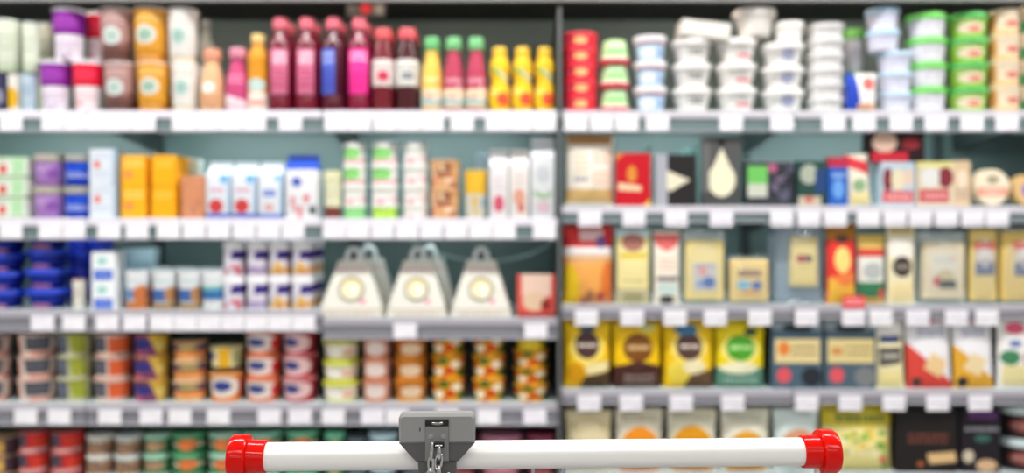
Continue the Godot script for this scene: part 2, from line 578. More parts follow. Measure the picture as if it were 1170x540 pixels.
func shelf(key: String, x0: float, x1: float, ypx: float, label: String) -> void:
	# board with a light front lip, a recessed channel for the tags, two bracket arms below
	var y := wy(ypx)
	shelf_y[key] = y
	var a := wx(x0) + 0.002
	var b := wx(x1) - 0.002
	var w := b - a
	var t := thing("fridge_shelf", label, "shelf", Vector3((a + b) / 2, y, 0), "shelves of the chilled display case")
	part("shelf_board", block(w, 0.014, 0.44, 0.002, -0.014), mat("b4c2c2", 0.35, 0.0), t, Vector3(0, 0, -0.224))
	var pale := key[0] == "L" and key[1] in "12"
	var grey := key[1] in "345"
	var trim := 0.019 if grey and key[0] == "R" else (0.012 if key[0] == "R" and key[1] == "2" else 0.0)      # slimmer rails in the cheese case
	part("front_lip", block(w, 0.022, 0.008, 0.002, -0.022), mat("e0dde6" if pale else ("aaa7b0" if grey else "cbc9d0"), 0.4), t, Vector3(0, 0, -0.002))
	part("tag_channel", block(w, 0.032 - trim, 0.004, 0.001, -0.053 + trim), mat("85858c" if grey else "6a7d7e", 0.35), t, Vector3(0, 0, -0.004))
	part("channel_foot", block(w, 0.004, 0.010, 0.001, -0.057 + trim), mat("a9a8af", 0.4), t, Vector3(0, 0, -0.001))
	if key[1] == "1" and key[2] != "z": shelf_lamp(t, w - 0.06, 0.27, Vector3(0, -0.024, -0.13), Color(0.92, 0.98, 1.0))
	if key[1] == "2" and key[2] != "z": shelf_lamp(t, w - 0.06, 0.07, Vector3(0, -0.024, -0.13), Color(0.92, 0.98, 1.0))
	for s in [-1.0, 1.0]:
		var arm := slab(PackedVector2Array([Vector2(-0.44, -0.014), Vector2(-0.02, -0.014), Vector2(-0.02, -0.024), Vector2(-0.44, -0.075)]), -0.0015, 0.0015, 0.0004)
		var o := part("bracket_arm", arm, mat("4c5654", 0.4, 0.5), t, Vector3(s * (w / 2 - 0.006), 0, 0))
		o.rotation.y = -PI / 2

# slim lamp behind the rail of the top shelves, lighting the shelf below
func shelf_lamp(t: Node3D, w: float, energy: float, at: Vector3, tint: Color) -> void:
	var lamp := Node3D.new()
	lamp.name = "shelf_lamp"
	t.add_child(lamp)
	lamp.position = at
	lamp.rotation.x = deg_to_rad(48.0)
	var g := StandardMaterial3D.new()
	g.albedo_color = Color(0.9, 0.9, 0.9)
	g.emission_enabled = true
	g.emission = tint
	g.emission_energy_multiplier = 2.0
	part("diffuser", block(w, 0.004, 0.018, 0.001, -0.002), g, lamp)
	var l := AreaLight3D.new()
	l.name = "lamp"
	lamp.add_child(l)
	l.area_size = Vector2(w - 0.01, 0.016)
	l.area_normalize_energy = true
	l.light_energy = energy
	l.light_color = tint
	l.area_range = 6.0
	l.area_attenuation = 2.0
	l.shadow_enabled = true
	l.position = Vector3(0, -0.004, 0)
	l.rotation.x = -PI / 2

func nearest_phrase(key: String, px: float) -> String:
	var best := ""
	var bd := 1e9
	for q in phrases.get(key, []):
		if absf(q[0] - px) < bd:
			bd = absf(q[0] - px)
			best = q[1]
	return best

func tags_on(key: String, row: String, starts: Array, width := 26.0, y_off := 0.014, tall := 0.041) -> void:
	for s0 in starts:
		var x: float = wx(s0 + width / 2)
		var w := width * D / F
		var ph := nearest_phrase(key, s0 + width / 2)
		var t := thing("price_tag", "white paper price tag on the %s rail below the %s" % [row, ph], "price tag", Vector3(x, shelf_y[key] - y_off - tall, 0.0028), "price tags on the shelf rails")
		part("card", block(w, tall, 0.0012, 0.0004), skin("tag%d" % (rng.randi() % 3)), t)
		t.rotation.z = rng.randf_range(-0.015, 0.015)

func build_place() -> void:
	var wallm := mat("c9c9c6", 0.7)
	struct("floor", Vector3(9.4, 0.1, 13.4), Vector3(0, -0.05, 5.4), print_floor())
	struct("ceiling", Vector3(9.4, 0.1, 13.4), Vector3(0, 3.15, 5.4), mat("d6d6d2", 0.8))
	struct("wall_back", Vector3(9.4, 3.3, 0.1), Vector3(0, 1.55, -1.25), wallm)
	struct("wall_front", Vector3(9.4, 3.3, 0.1), Vector3(0, 1.55, 12.05), wallm)
	struct("wall_left", Vector3(0.1, 3.3, 13.4), Vector3(-4.65, 1.55, 5.4), wallm)
	struct("wall_right", Vector3(0.1, 3.3, 13.4), Vector3(4.65, 1.55, 5.4), wallm)
	# the two refrigerated cases, meeting at the divider
	for side in 2:
		var x0 := wx(-350.0) if side == 0 else wx(640.0)
		var x1 := wx(640.0) if side == 0 else wx(1366.0)
		var w := x1 - x0
		var cx := (x0 + x1) / 2
		var t := thing("display_case", ["open chilled display case holding drinks and yogurt", "open chilled display case holding tubs and cheese"][side], "display case", Vector3(cx, 0, 0), "open chilled display cases")
		part("plinth", block(w, 0.16, 0.56, 0.004), mat("50504e", 0.5), t, Vector3(0, 0, -0.22))
		part("deck", block(w, 0.08, 0.62, 0.004, 0.16), mat("c0c4c4", 0.4), t, Vector3(0, 0, -0.21))
		part("back_panel", block(w, 1.84, 0.03, 0.002, 0.24), mat("6a7f7c", 0.4, 0.0), t, Vector3(0, 0, -0.475))
		part("canopy", block(w, 0.09, 0.50, 0.006, wy(-24.0)), mat("34312f", 0.6), t, Vector3(0, 0, -0.262))
		part("canopy_fascia", block(w, 0.18, 0.014, 0.003, wy(2.0)), mat("8e8e8e", 0.4), t, Vector3(0, 0, -0.004))
		part("end_panel", block(0.03, 2.06, 0.56, 0.004), mat("c4c6c6", 0.4), t, Vector3((-1.0 if side == 0 else 1.0) * (w / 2 + 0.016), 0, -0.25))
		shelf_lamp(t, w - 0.1, 0.36, Vector3(0, wy(-20.0), -0.05), Color(1.0, 0.93, 0.87))
		part("rear_box", block(w, 2.08, 0.10, 0.003), mat("8a8c8c", 0.5), t, Vector3(0, 0, -0.54))
		for k in 5:
			var px := (638.0 - 270.0 * k) if side == 0 else (642.0 + 265.0 * k)
			var ux := wx(px) * (D + 0.455) / D * D / (D + 0.455)
			if ux > x0 + 0.02 and ux < x1 - 0.02:
				part("slotted_upright", block(0.03, 1.6, 0.012, 0.002, 0.30), mat("3d4846", 0.4, 0.5), t, Vector3(ux - cx, 0, -0.455))
	var dv := thing("case_divider", "tall thin metal partition between the two display cases", "partition", Vector3(wx(639.0), 0, 0))
	part("sheet", block(0.007, wy(4.0) - 0.26, 0.44, 0.001, 0.25), mat("3a4240", 0.45, 0.2), dv, Vector3(0, 0, -0.232))
	part("edge_trim", block(0.009, wy(4.0) - 0.26, 0.012, 0.003, 0.25), mat("77797a", 0.35, 0.5), dv, Vector3(0, 0, 0.002))
	# shelves
	var rows := ["top", "second", "third", "fourth", "fifth"]
	var left := [126.0, 249.0, 354.0, 461.0, 566.0]
	var right := [126.0, 235.0, 348.0, 445.0, 541.0]
	var what_left := [["with small cups and pots", "with coffee cups and small bottles", "with red juice bottles"], ["with green and white boxes", "with milk cartons", "with pot towers and tall cartons"], ["with blue tubs", "with purple and white pots", "with cake carriers"], ["with slate-labelled cups", "with orange and blue cups", "with floral orange cups"], ["with red cups", "with green tubs", "with maroon pots"]]
	var what_right := [["with red, green and white tubs", "with green-lidded tubs"], ["with dark cheese packs", "with picture boxes and round cheeses"], ["with yellow cheese bags", "with labelled cheese slices"], ["with yellow cheese bags bearing round emblems", "with slate-blue and diagonal packs"], ["with white and orange cheese bags", "with black cheese packs"]]
	for r in 5:
		for k in 3:
			var a: float = [-172.0, 98.0, 368.0][k]
			var y: float = left[r]
			if k == 2 and r == 2: y = 363.0
			shelf("L%d%s" % [r + 1, "abc"[k]], a, a + 270.0, y, "%s metal fridge shelf %s" % [rows[r], what_left[r][k]])
		for k in 2:
			var a: float = [641.0, 907.0][k]
			shelf("R%d%s" % [r + 1, "ab"[k]], a, a + 266.0 + k * 20.0, right[r], "%s metal fridge shelf %s" % [rows[r], what_right[r][k]])
	# narrow end bays, outside the picture
	for r in 5:
		shelf("L%dz" % (r + 1), -316.0, -173.0, left[r], "%s narrow fridge shelf at the end of the drinks case" % rows[r])
		shelf("R%dz" % (r + 1), 1194.0, 1332.0, right[r], "%s narrow fridge shelf at the end of the cheese case" % rows[r])
	# hanging shelf talker under the canopy
	var tk := thing("hanging_sign", "small dark hanging sign with a red dot under the canopy", "sign", Vector3(wx(418.0, -0.2), wy(20.0, -0.2), -0.2))
	part("card", block(0.115, 0.05, 0.002, 0.0006), skin("talker"), tk)
	part("hanger", block(0.01, 0.03, 0.002, 0.0006, 0.048), mat("77726e"), tk)
	# loose cable behind the cake carriers
	var pts := []
	for i in 25:
		var u := i / 24.0
		pts.append(Vector3(wx(lerpf(470.0, 632.0, u), -0.30), wy(276.0 + 26.0 * 4.0 * u * (1.0 - u) * (0.75 + 0.25 * u), -0.30), -0.30 + 0.02 * sin(u * 9.0)))
	tag(part(numbered("cable"), rod(pts, 0.0035, 8), mat("9fb4b0", 0.5), self), "thin pale cable sagging behind the cake carriers", "cable")
	# clear acrylic lane dividers on the cheese shelf
	for q in [[744.0, 0.0, "red pack and the grey wedge pack"], [797.0, 0.0, "grey wedge pack and the black drop pack"], [846.0, 0.0, "black drop pack and the low trays"]]:
		var g := thing("acrylic_divider", "clear acrylic lane divider between the %s" % q[2], "shelf divider", Vector3(wx(q[0], -0.02), shelf_y["R2a"], -0.03), "clear acrylic lane dividers")
		part("sheet", block(0.003, 0.165, 0.36, 0.0008), clear("8fd0c4", 0.35), g, Vector3(0, 0, -0.17))

func print_floor() -> StandardMaterial3D:
	var m := StandardMaterial3D.new()
	var nt := NoiseTexture2D.new()
	nt.width = 256
	nt.height = 256
	nt.seamless = true
	var fn := FastNoiseLite.new()
	fn.seed = 4
	fn.frequency = 0.06
	nt.noise = fn
	var g := Gradient.new()
	g.set_color(0, Color("858585"))
	g.set_color(1, Color("9a9a9a"))
	nt.color_ramp = g
	m.albedo_texture = nt
	m.uv1_triplanar = true
	m.roughness = 0.35
	return m

func red_plastic() -> StandardMaterial3D:
	var m := StandardMaterial3D.new()
	m.albedo_color = Color("d60d03")
	m.roughness = 0.16
	m.metallic_specular = 0.38
	return m

func build_cart() -> void:
	var dl := 0.77
	var dr := 0.787
	var hy := EYE - dl * 271.5 / F
	var pl := Vector3((300.0 - 585.0) * dl / F, 0, D - dl)
	var pr := Vector3((920.0 - 585.0) * dr / F, 0, D - dr)
	var mid := (pl + pr) / 2
	var yaw := asin((pl.z - pr.z) / pl.distance_to(pr))
	var half := pl.distance_to(pr) / 2
	var t := thing("shopping_cart", "shopping cart with white handle bar, red end caps and grey coin lock", "shopping cart", mid)
	t.rotation.y = yaw
	var white := mat("eeece8", 0.32, 0.0, 0.3)
	var red := red_plastic()
	var zinc := mat("c9cccf", 0.3, 0.9)
	part("handle_bar", rod([Vector3(-half - 0.02, hy, 0), Vector3(half + 0.02, hy, 0)], 0.0131, 40), white, t)
	for s in [-1.0, 1.0]:
		var prof := [[0.0140, 0.0], [0.0153, 0.0008], [0.0156, 0.012], [0.0158, 0.0158], [0.0198, 0.0164], [0.0208, 0.0176], [0.0209, 0.0210], [0.0209, 0.0270], [0.0205, 0.0305], [0.0192, 0.0326], [0.0150, 0.0334]]
		var o := part("end_cap", lathe(prof, 1.0, 1.0, 40), red, t, Vector3(s * (half - 0.004), hy, 0))
		o.rotation.z = -s * PI / 2
		# side frame tube down to the chassis
		var x: float = s * (half + 0.0145)
		part("side_tube", rod([Vector3(x, hy - 0.012, 0.0), Vector3(x, hy - 0.10, -0.004), Vector3(x, 0.60, -0.03), Vector3(x, 0.20, -0.06), Vector3(x, 0.15, -0.10), Vector3(x * 0.92, 0.14, -0.50)], 0.0055, 12), white, t)
		for zc in [-0.09, -0.48]:
			var cs := Node3D.new()
			cs.name = "caster"
			t.add_child(cs, true)
			cs.position = Vector3(x * (1.0 if zc > -0.2 else 0.92), 0.0, zc)
			var tyre := part("tyre", lathe([[0.9, -0.5], [1.0, -0.3], [1.0, 0.3], [0.9, 0.5]], 0.055, 0.028, 24), mat("3c3c3e", 0.6), cs, Vector3(0, 0.055, 0))
			tyre.rotation.z = PI / 2
			for f in [-1.0, 1.0]:
				part("fork_plate", block(0.003, 0.085, 0.026, 0.001, 0.05), zinc, cs, Vector3(f * 0.018, 0, 0))
	# two hanger wires under the bar, rear wire gate, low basket
	for x in [-0.0035, 0.025]:
		part("hanger_wire", rod([Vector3(x, hy - 0.010, 0.0), Vector3(x, 0.58, -0.004)], 0.0018, 8), zinc, t)
	part("gate_rail", rod([Vector3(-half + 0.02, 0.90, -0.002), Vector3(half - 0.02, 0.90, -0.002)], 0.003, 8), zinc, t)
	for i in 15:
		var x := lerpf(-half + 0.03, half - 0.03, i / 14.0)
		part("gate_wire", rod([Vector3(x, 0.90, -0.002), Vector3(x, 0.50, -0.006)], 0.002, 6), zinc, t)
	part("basket_rim", rod([Vector3(-half, 0.80, -0.01), Vector3(-half * 0.9, 0.80, -0.46), Vector3(half * 0.9, 0.80, -0.46), Vector3(half, 0.80, -0.01)], 0.004, 8), zinc, t)
	part("basket_floor_rim", rod([Vector3(-half, 0.50, -0.01), Vector3(-half * 0.85, 0.50, -0.42), Vector3(half * 0.85, 0.50, -0.42), Vector3(half, 0.50, -0.01)], 0.004, 8), zinc, t)
	for i in 13:
		var u := i / 12.0
		for s in [-1.0, 1.0]:
			part("basket_wire", rod([Vector3(s * half * lerpf(1.0, 0.9, u), 0.80, -0.01 - 0.45 * u), Vector3(s * half * lerpf(1.0, 0.85, u), 0.50, -0.01 - 0.41 * u)], 0.002, 6), zinc, t)
		var fx := lerpf(-half * 0.9, half * 0.9, u)
		part("basket_wire", rod([Vector3(fx, 0.80, -0.46), Vector3(fx * 0.94, 0.50, -0.42), Vector3(fx, 0.50, -0.01)], 0.002, 6), zinc, t)
	build_lock(t, hy)

func build_lock(t: Node3D, hy: float) -> void:
	var lock := Node3D.new()
	lock.name = "coin_lock"
	t.add_child(lock)
	lock.set_meta("label", "grey plastic coin deposit lock with hanging chain")
	lock.position = Vector3(-0.0925, hy, 0)
	var light := mat("8b8b89", 0.5)
	var dark := mat("525251", 0.5)
	var mid := mat("7b7b79", 0.42)
	var steel := mat("d4d4d2", 0.2, 0.95)
	var zf := 0.026
	# upper shell: rounded rectangle
	var o := PackedVector2Array()
	for c in [[0.0298, 0.0395, 0.0], [-0.0298, 0.0395, PI / 2]]:
		for k in 6:
			var a: float = c[2] + PI / 2 * k / 5.0
			o.append(Vector2(c[0] + cos(a) * 0.0052, c[1] + sin(a) * 0.0052))
	o.append(Vector2(-0.0345, 0.0172))
	o.append(Vector2(0.0345, 0.0172))
	part("upper_shell", slab(o, 0.0105, zf, 0.0024), light, lock)
	var lo := PackedVector2Array([Vector2(-0.0340, 0.0172), Vector2(0.0340, 0.0172), Vector2(0.0305, 0.0135), Vector2(0.0238, 0.0060), Vector2(0.0190, 0.0010), Vector2(-0.0190, 0.0010), Vector2(-0.0238, 0.0060), Vector2(-0.0305, 0.0135)])
	part("lower_shell", slab(lo, 0.0100, zf - 0.0010, 0.0012), dark, lock)
	part("stem", slab(PackedVector2Array([Vector2(-0.0178, 0.0012), Vector2(0.0178, 0.0012), Vector2(0.0155, -0.0300), Vector2(-0.0155, -0.0300)]), -0.0185, zf - 0.0030, 0.001), dark, lock)
	part("clamp_collar", rod([Vector3(-0.0172, 0, 0), Vector3(0.0172, 0, 0)], 0.0142, 32), dark, lock)
	# insert panel in the middle with the coin slot
	part("insert_panel", slab(PackedVector2Array([Vector2(-0.0108, 0.0020), Vector2(0.0108, 0.0020), Vector2(0.0108, 0.0385), Vector2(-0.0108, 0.0385)]), zf - 0.002, zf + 0.0016, 0.0007), mid, lock)
	part("slot_bezel", slab(PackedVector2Array([Vector2(-0.0106, 0.0340), Vector2(0.0106, 0.0340), Vector2(0.0106, 0.0400), Vector2(-0.0106, 0.0400)]), zf - 0.001, zf + 0.0024, 0.0006), mat("141414", 0.4), lock)
	var coin := part("coin", lathe([[0.94, 0.0], [1.0, 0.15], [1.0, 0.85], [0.94, 1.0]], 0.0065, 0.0022, 28), mat("a8a6a0", 0.3, 0.9), lock, Vector3(0.0005, 0.0358, zf - 0.0012))
	coin.name = "coin"
	for x in [-0.0055, 0.0058]:
		var r := part("rivet", lathe([[1.0, 0.0], [0.95, 0.5], [0.6, 1.0]], 0.0026, 0.0010, 20), light, lock, Vector3(x, 0.0245, zf + 0.0014))
		r.rotation.x = PI / 2
	part("side_mark", block(0.0012, 0.0035, 0.0010, 0.0003), mat("454440"), lock, Vector3(-0.0155, 0.0290, zf))
	# key plug and chain
	part("key_plug", slab(PackedVector2Array([Vector2(-0.0022, 0.0158), Vector2(0.0064, 0.0158), Vector2(0.0070, 0.0178), Vector2(0.0064, 0.0200), Vector2(-0.0022, 0.0200)]), zf, zf + 0.0075, 0.0008), mat("2a2a2a", 0.3, 0.4), lock)
	var pin := part("key_pin", rod([Vector3(-0.001, 0.0182, zf + 0.0078), Vector3(0.0052, 0.0182, zf + 0.0078)], 0.0010, 10), steel, lock)
	pin.name = "key_pin"
	var links := [[Vector3(-0.0046, 0.0130, zf + 0.0056), Vector3(0.0006, 0, 0.0022), Vector3(0.0006, 0.0078, 0)], [Vector3(0.0020, 0.0118, zf + 0.0062), Vector3(0.0008, 0, 0.0022), Vector3(0, 0.0058, 0)], [Vector3(0.0016, 0.0030, zf + 0.0050), Vector3(0.0030, -0.0004, 0.0004), Vector3(0.0012, 0.0068, 0)], [Vector3(-0.0052, 0.0004, zf + 0.0050), Vector3(0.0022, 0, 0.0012), Vector3(0, 0.0066, 0)], [Vector3(0.0016, -0.0070, zf + 0.0044), Vector3(0.0012, 0, 0.0024), Vector3(0, 0.0062, 0)], [Vector3(-0.0050, -0.0095, zf + 0.0044), Vector3(0.0030, 0, 0.0006), Vector3(0, 0.0060, 0)]]
	for q in links:
		part("chain_link", rod(loop_path(q[0], q[1], q[2], 20), 0.0013, 8), steel, lock)
	for x in [-0.0095, 0.0105]:
		var sc := part("screw_head", lathe([[1.0, 0.0], [0.9, 0.7], [0.5, 1.0]], 0.0026, 0.0012, 20), steel, lock, Vector3(x, -0.0115, zf - 0.0034))
		sc.rotation.x = PI / 2

func _ready() -> void:
	rng.seed = 11
	# camera
	cam = Camera3D.new()
	cam.name = "camera"
	add_child(cam)
	cam.position = Vector3(0, EYE, D)
	cam.near = 0.05
	cam.far = 60.0
	cam.projection = Camera3D.PROJECTION_FRUSTUM
	cam.size = 0.05 * 540.0 / F
	cam.frustum_offset = Vector2(0, -0.05 * (270.0 - HZ) / F)
	var at := CameraAttributesPhysical.new()
	at.frustum_focal_length = 35.0
	at.exposure_aperture = 3.2
	at.frustum_focus_distance = 0.757
	cam.attributes = at
	cam.current = true
	# surroundings and exposure
	var env := Environment.new()
	env.background_mode = Environment.BG_COLOR
	env.background_color = Color(0.55, 0.57, 0.6)
	env.tonemap_mode = Environment.TONE_MAPPER_LINEAR
	env.tonemap_exposure = 0.49
	env.sdfgi_enabled = true
	env.ssao_enabled = true
	env.ssil_enabled = true
	var we := WorldEnvironment.new()
	we.name = "world_environment"
	we.environment = env
	add_child(we)
	# ceiling lamps: one line close to the cases, one behind the camera
	for x in [-2.6, 0.0, 2.6]:
		luminaire(0.80, 11.0, x)
		luminaire(3.5, 6.5, x)
		luminaire(6.5, 6.5, x)
		luminaire(9.8, 6.5, x)
	define_prints()
	build_place()
	build_cart()
	stock_drinks()
	stock_boxes()
	stock_pots()
	stock_cups()
	stock_tubs()
	stock_cheese()
	stock_ends()
	tags_on("L1a", "top", [0, 48, 72])
	tags_on("L1b", "top", [99, 125, 152, 197, 224, 251, 278, 319])
	tags_on("L1c", "top", [371, 398, 427, 454, 481, 515, 555, 582, 609])
	tags_on("R1a", "top", [645, 674, 703, 738, 822, 880])
	tags_on("R1b", "top", [939, 974, 1016, 1056, 1097, 1137])
	tags_on("L2a", "second", [0, 45, 72])
	tags_on("L2b", "second", [112, 144, 180, 209, 237, 266, 294, 322])
	tags_on("L2c", "second", [369, 396, 424, 452, 480, 508, 536, 563, 609])
	tags_on("R2a", "second", [661, 711, 759, 811, 880])
	tags_on("R2b", "second", [911, 941, 979, 1009, 1038, 1068, 1098, 1126])
	tags_on("L3a", "third", [36, 72])
	tags_on("L3b", "third", [110, 141, 172, 199, 226, 253, 280, 307, 334])
	tags_on("L3c", "third", [450, 599])
	tags_on("R3a", "third", [657, 709, 758, 804, 855])
	tags_on("R3b", "third", [908, 962, 993, 1035, 1079, 1114])
	tags_on("L4a", "fourth", [17, 55])
	tags_on("L4b", "fourth", [113, 160, 193, 237, 295, 330])
	tags_on("L4c", "fourth", [368, 413, 441, 498, 545, 598])
	tags_on("R4a", "fourth", [660, 708, 765, 824])
	tags_on("R4b", "fourth", [908, 958, 1008, 1058, 1106])
	var rt := thing("red_shelf_flag", "small red offer flag standing over the third rail price tag", "shelf flag", Vector3(wx(975.0), wy(351.5), 0.0044))
	part("card", block(0.058, 0.032, 0.0012, 0.0004), skin("offer"), rt)

# ------------------------------------------------------------------ printed packaging
func define_prints() -> void:
	print_of("tag0", "f4f1f6", [["t", 0.08, 0.14, 0.8, 0.3, 1, "dbd7df"], ["t", 0.5, 0.7, 0.92, 0.86, 1, "c9c5ce"]])
	print_of("tag1", "f5f3f6", [["t", 0.08, 0.1, 0.9, 0.26, 1, "dcd8e0"], ["t", 0.1, 0.68, 0.5, 0.86, 1, "cfcbd4"]])
	print_of("tag2", "f2eff5", [["t", 0.1, 0.15, 0.7, 0.35, 1, "d8d4de"], ["t", 0.45, 0.72, 0.9, 0.85, 1, "ccc8d2"]])
	print_of("talker", "4a4543", [["e", 0.5, 0.5, 0.14, 0.32, "e0323c"], ["t", 0.05, 0.3, 0.3, 0.7, 2, "8a8a80"], ["r", 0.72, 0.25, 0.95, 0.8, "9a968a"]])
	print_of("offer", "e8323e", [["t", 0.1, 0.2, 0.9, 0.8, 2, "f8c8c8"]])
	print_of("cake", "e8d8a0", [["e", 0.5, 0.62, 0.40, 0.34, "f4eed4"], ["s", 0.15, 0.4, 0.85, 0.85, 14, 0.06, ["f8f4e4", "dccf98"]]])
	# top shelf, drinks and coffee
	print_of("pale_pot", "dfe6d2", [["t", 0.2, 0.25, 0.8, 0.6, 3, "b6c4ac"], ["r", 0.0, 0.8, 1.0, 1.0, "cfdcc0"]])
	print_of("yellow_pot", "e8e2da", [["e", 0.5, 0.65, 0.35, 0.3, "e8b424"]])
	print_of("blue_pot", "b9cbd8", [["t", 0.2, 0.3, 0.8, 0.6, 2, "8aa4ba"]])
	print_of("navy_pot", "3c3d5c", [["e", 0.5, 0.6, 0.3, 0.2, "8f90a8"]])
	print_of("lilac_cup", "eee6ee", [["t", 0.15, 0.25, 0.85, 0.6, 2, "c3a4c8"], ["s", 0.1, 0.65, 0.9, 0.95, 8, 0.05, ["d8bcd8", "b890c0"]]])
	print_of("red_cup", "f4e8ea", [["t", 0.15, 0.25, 0.85, 0.6, 2, "e8b0b8"], ["s", 0.0, 0.6, 0.5, 0.98, 7, 0.06, ["e8707c", "f0a0a8"]]])
	print_of("purple_top", "8a2a9c", [["e", 0.5, 0.5, 0.3, 0.3, "a044b0"]])
	print_of("red_top", "e81f3e", [["e", 0.5, 0.5, 0.3, 0.28, "ee3a54"]])
	print_of("mocha_cup", "b8928e", [["r", 0.0, 0.66, 1.0, 1.0, "6d4c46"], ["p", [0.0, 0.55, 0.5, 0.72, 1.0, 0.55, 1.0, 0.75, 0.0, 0.75], "8c635c"], ["e", 0.5, 0.5, 0.2, 0.17, "e6ece8"], ["e", 0.5, 0.5, 0.13, 0.11, "bcd2c8"], ["t", 0.25, 0.1, 0.8, 0.28, 2, "d8b8b2"]])
	print_of("caramel_cup", "eda83c", [["r", 0.0, 0.78, 1.0, 1.0, "d88a28"], ["e", 0.5, 0.48, 0.22, 0.18, "f0ece0"], ["e", 0.5, 0.48, 0.14, 0.115, "a8c8b4"], ["t", 0.2, 0.1, 0.85, 0.25, 2, "f4d28c"], ["t", 0.3, 0.82, 0.8, 0.95, 1, "f2c070"]])
	print_of("latte_cup", "f1eee8", [["e", 0.5, 0.5, 0.2, 0.17, "cfe2dc"], ["e", 0.5, 0.5, 0.13, 0.11, "a6ccc0"], ["t", 0.2, 0.12, 0.8, 0.28, 2, "d8d2c6"], ["r", 0.0, 0.86, 1.0, 1.0, "e2d6c2"]])
	print_of("peach_bottle", "dcae84", [["e", 0.45, 0.55, 0.2, 0.1, "e6e8e0"], ["t", 0.2, 0.68, 0.8, 0.9, 2, "c07c5a"]])
	print_of("glass_bottle", "b9bdb4", [["t", 0.2, 0.4, 0.8, 0.7, 2, "d8dcd4"]])
	print_of("pink_drink", "c24878", [["p", [0.0, 0.62, 1.0, 0.85, 1.0, 1.0, 0.0, 1.0], "eed2da"], ["t", 0.2, 0.3, 0.8, 0.5, 2, "e694b2"]])
	print_of("amber_drink", "dc962c", [["r", 0.0, 0.72, 1.0, 1.0, "e8dcd2"], ["e", 0.5, 0.62, 0.35, 0.09, "bcd2cc"], ["t", 0.2, 0.8, 0.8, 0.95, 1, "e08a78"]])
	print_of("pink_label", "7a1230", [["r", 0.3, 0.0, 0.74, 1.0, "d67896"], ["t", 0.32, 0.06, 0.72, 0.34, 2, "f4dce4"], ["t", 0.34, 0.42, 0.7, 0.9, 4, "a82c54"]])
	print_of("blue_label", "4a0f24", [["r", 0.16, 0.0, 0.60, 1.0, "5064c4"], ["t", 0.2, 0.06, 0.56, 0.35, 2, "b0b8e8"], ["t", 0.2, 0.45, 0.56, 0.9, 4, "3a3a9c"]])
	print_of("magenta_label", "7a0f30", [["r", 0.26, 0.0, 0.78, 1.0, "f43c98"], ["t", 0.3, 0.06, 0.74, 0.3, 2, "f8c8e0"], ["t", 0.3, 0.5, 0.72, 0.9, 3, "d82080"]])
	print_of("berry_label", "e6d8d4", [["e", 0.55, 0.62, 0.18, 0.2, "d04058"], ["t", 0.15, 0.12, 0.85, 0.4, 2, "a89490"]])
	print_of("black_label", "e2e0da", [["e", 0.55, 0.62, 0.2, 0.14, "8a9094"], ["t", 0.15, 0.12, 0.85, 0.45, 2, "9a948e"]])
	print_of("fruit_sleeve", "e6c8a8", [["r", 0.0, 0.45, 1.0, 0.8, "a8c4c0"], ["s", 0.05, 0.1, 0.95, 0.9, 10, 0.07, ["f09a86", "e8d8c8", "88b4ac"]]])
	print_of("mango_bottle", "f4c42a", [["p", [0.25, 0.18, 0.85, 0.38, 0.75, 0.46, 0.2, 0.28], "8ab048"], ["p", [0.35, 0.22, 0.95, 0.42, 0.85, 0.5, 0.5, 0.36], "d8dcb0"], ["e", 0.62, 0.78, 0.22, 0.12, "e8583a"], ["t", 0.1, 0.6, 0.5, 0.7, 1, "f8e49c"]])
	print_of("yellow_fruit", "eec45c", [["s", 0.0, 0.5, 1.0, 1.0, 10, 0.07, ["f0d890", "e8a850", "f4dca8"]], ["t", 0.2, 0.45, 0.8, 0.55, 1, "f6e4b4"]])
	print_of("red_fruit", "b8445e", [["s", 0.0, 0.5, 1.0, 1.0, 10, 0.07, ["d48898", "a02c48", "e0b8c0"]], ["t", 0.2, 0.45, 0.8, 0.58, 1, "e6b4be"]])
	# top shelf, tubs
	print_of("red_tub", "e82a40", [["e", 0.5, 0.4, 0.13, 0.30, "f0c484"], ["t", 0.1, 0.3, 0.32, 0.6, 1, "f47a84"]])
	print_of("green_tub", "b8dca0", [["e", 0.5, 0.5, 0.26, 0.3, "94c884"], ["t", 0.2, 0.2, 0.8, 0.4, 1, "e8f4e0"], ["r", 0.0, 0.85, 1.0, 1.0, "f0ece4"]])
	print_of("sky_tub", "b2cce6", [["r", 0.0, 0.0, 1.0, 0.2, "c85468"], ["e", 0.4, 0.6, 0.22, 0.25, "e6eef6"], ["r", 0.6, 0.5, 0.75, 0.8, "98b6dc"]])
	print_of("white_tub", "e6e3df", [["t", 0.34, 0.26, 0.68, 0.66, 2, "7c817d"], ["r", 0.42, 0.4, 0.6, 0.58, "989c98"]])
	print_of("white_red_tub", "e8e5e1", [["t", 0.28, 0.2, 0.64, 0.48, 2, "848c84"], ["r", 0.42, 0.55, 0.72, 0.74, "e07c84"]])
	print_of("white_blue_tub", "e8e6e3", [["e", 0.5, 0.45, 0.13, 0.3, "9ca0bc"], ["t", 0.2, 0.3, 0.38, 0.6, 2, "8c8c8c"]])
	print_of("grey_tub", "e0dedc", [["t", 0.3, 0.35, 0.7, 0.65, 1, "b2b4b6"]])
	print_of("blue_red_pack", "eeeae6", [["p", [0.0, 0.0, 0.32, 0.0, 0.48, 1.0, 0.0, 1.0], "2a48b4"], ["e", 0.72, 0.28, 0.2, 0.18, "e06a64"], ["r", 0.35, 0.8, 0.95, 1.0, "e0aa84"]])
	print_of("lavender_tub", "dcdcec", [["t", 0.3, 0.3, 0.7, 0.6, 1, "b8c0dc"]])
	print_of("white_green_tub", "e4e2ea", [["t", 0.3, 0.3, 0.7, 0.6, 1, "c2c4cc"], ["r", 0.0, 0.85, 1.0, 1.0, "d6d6de"]])
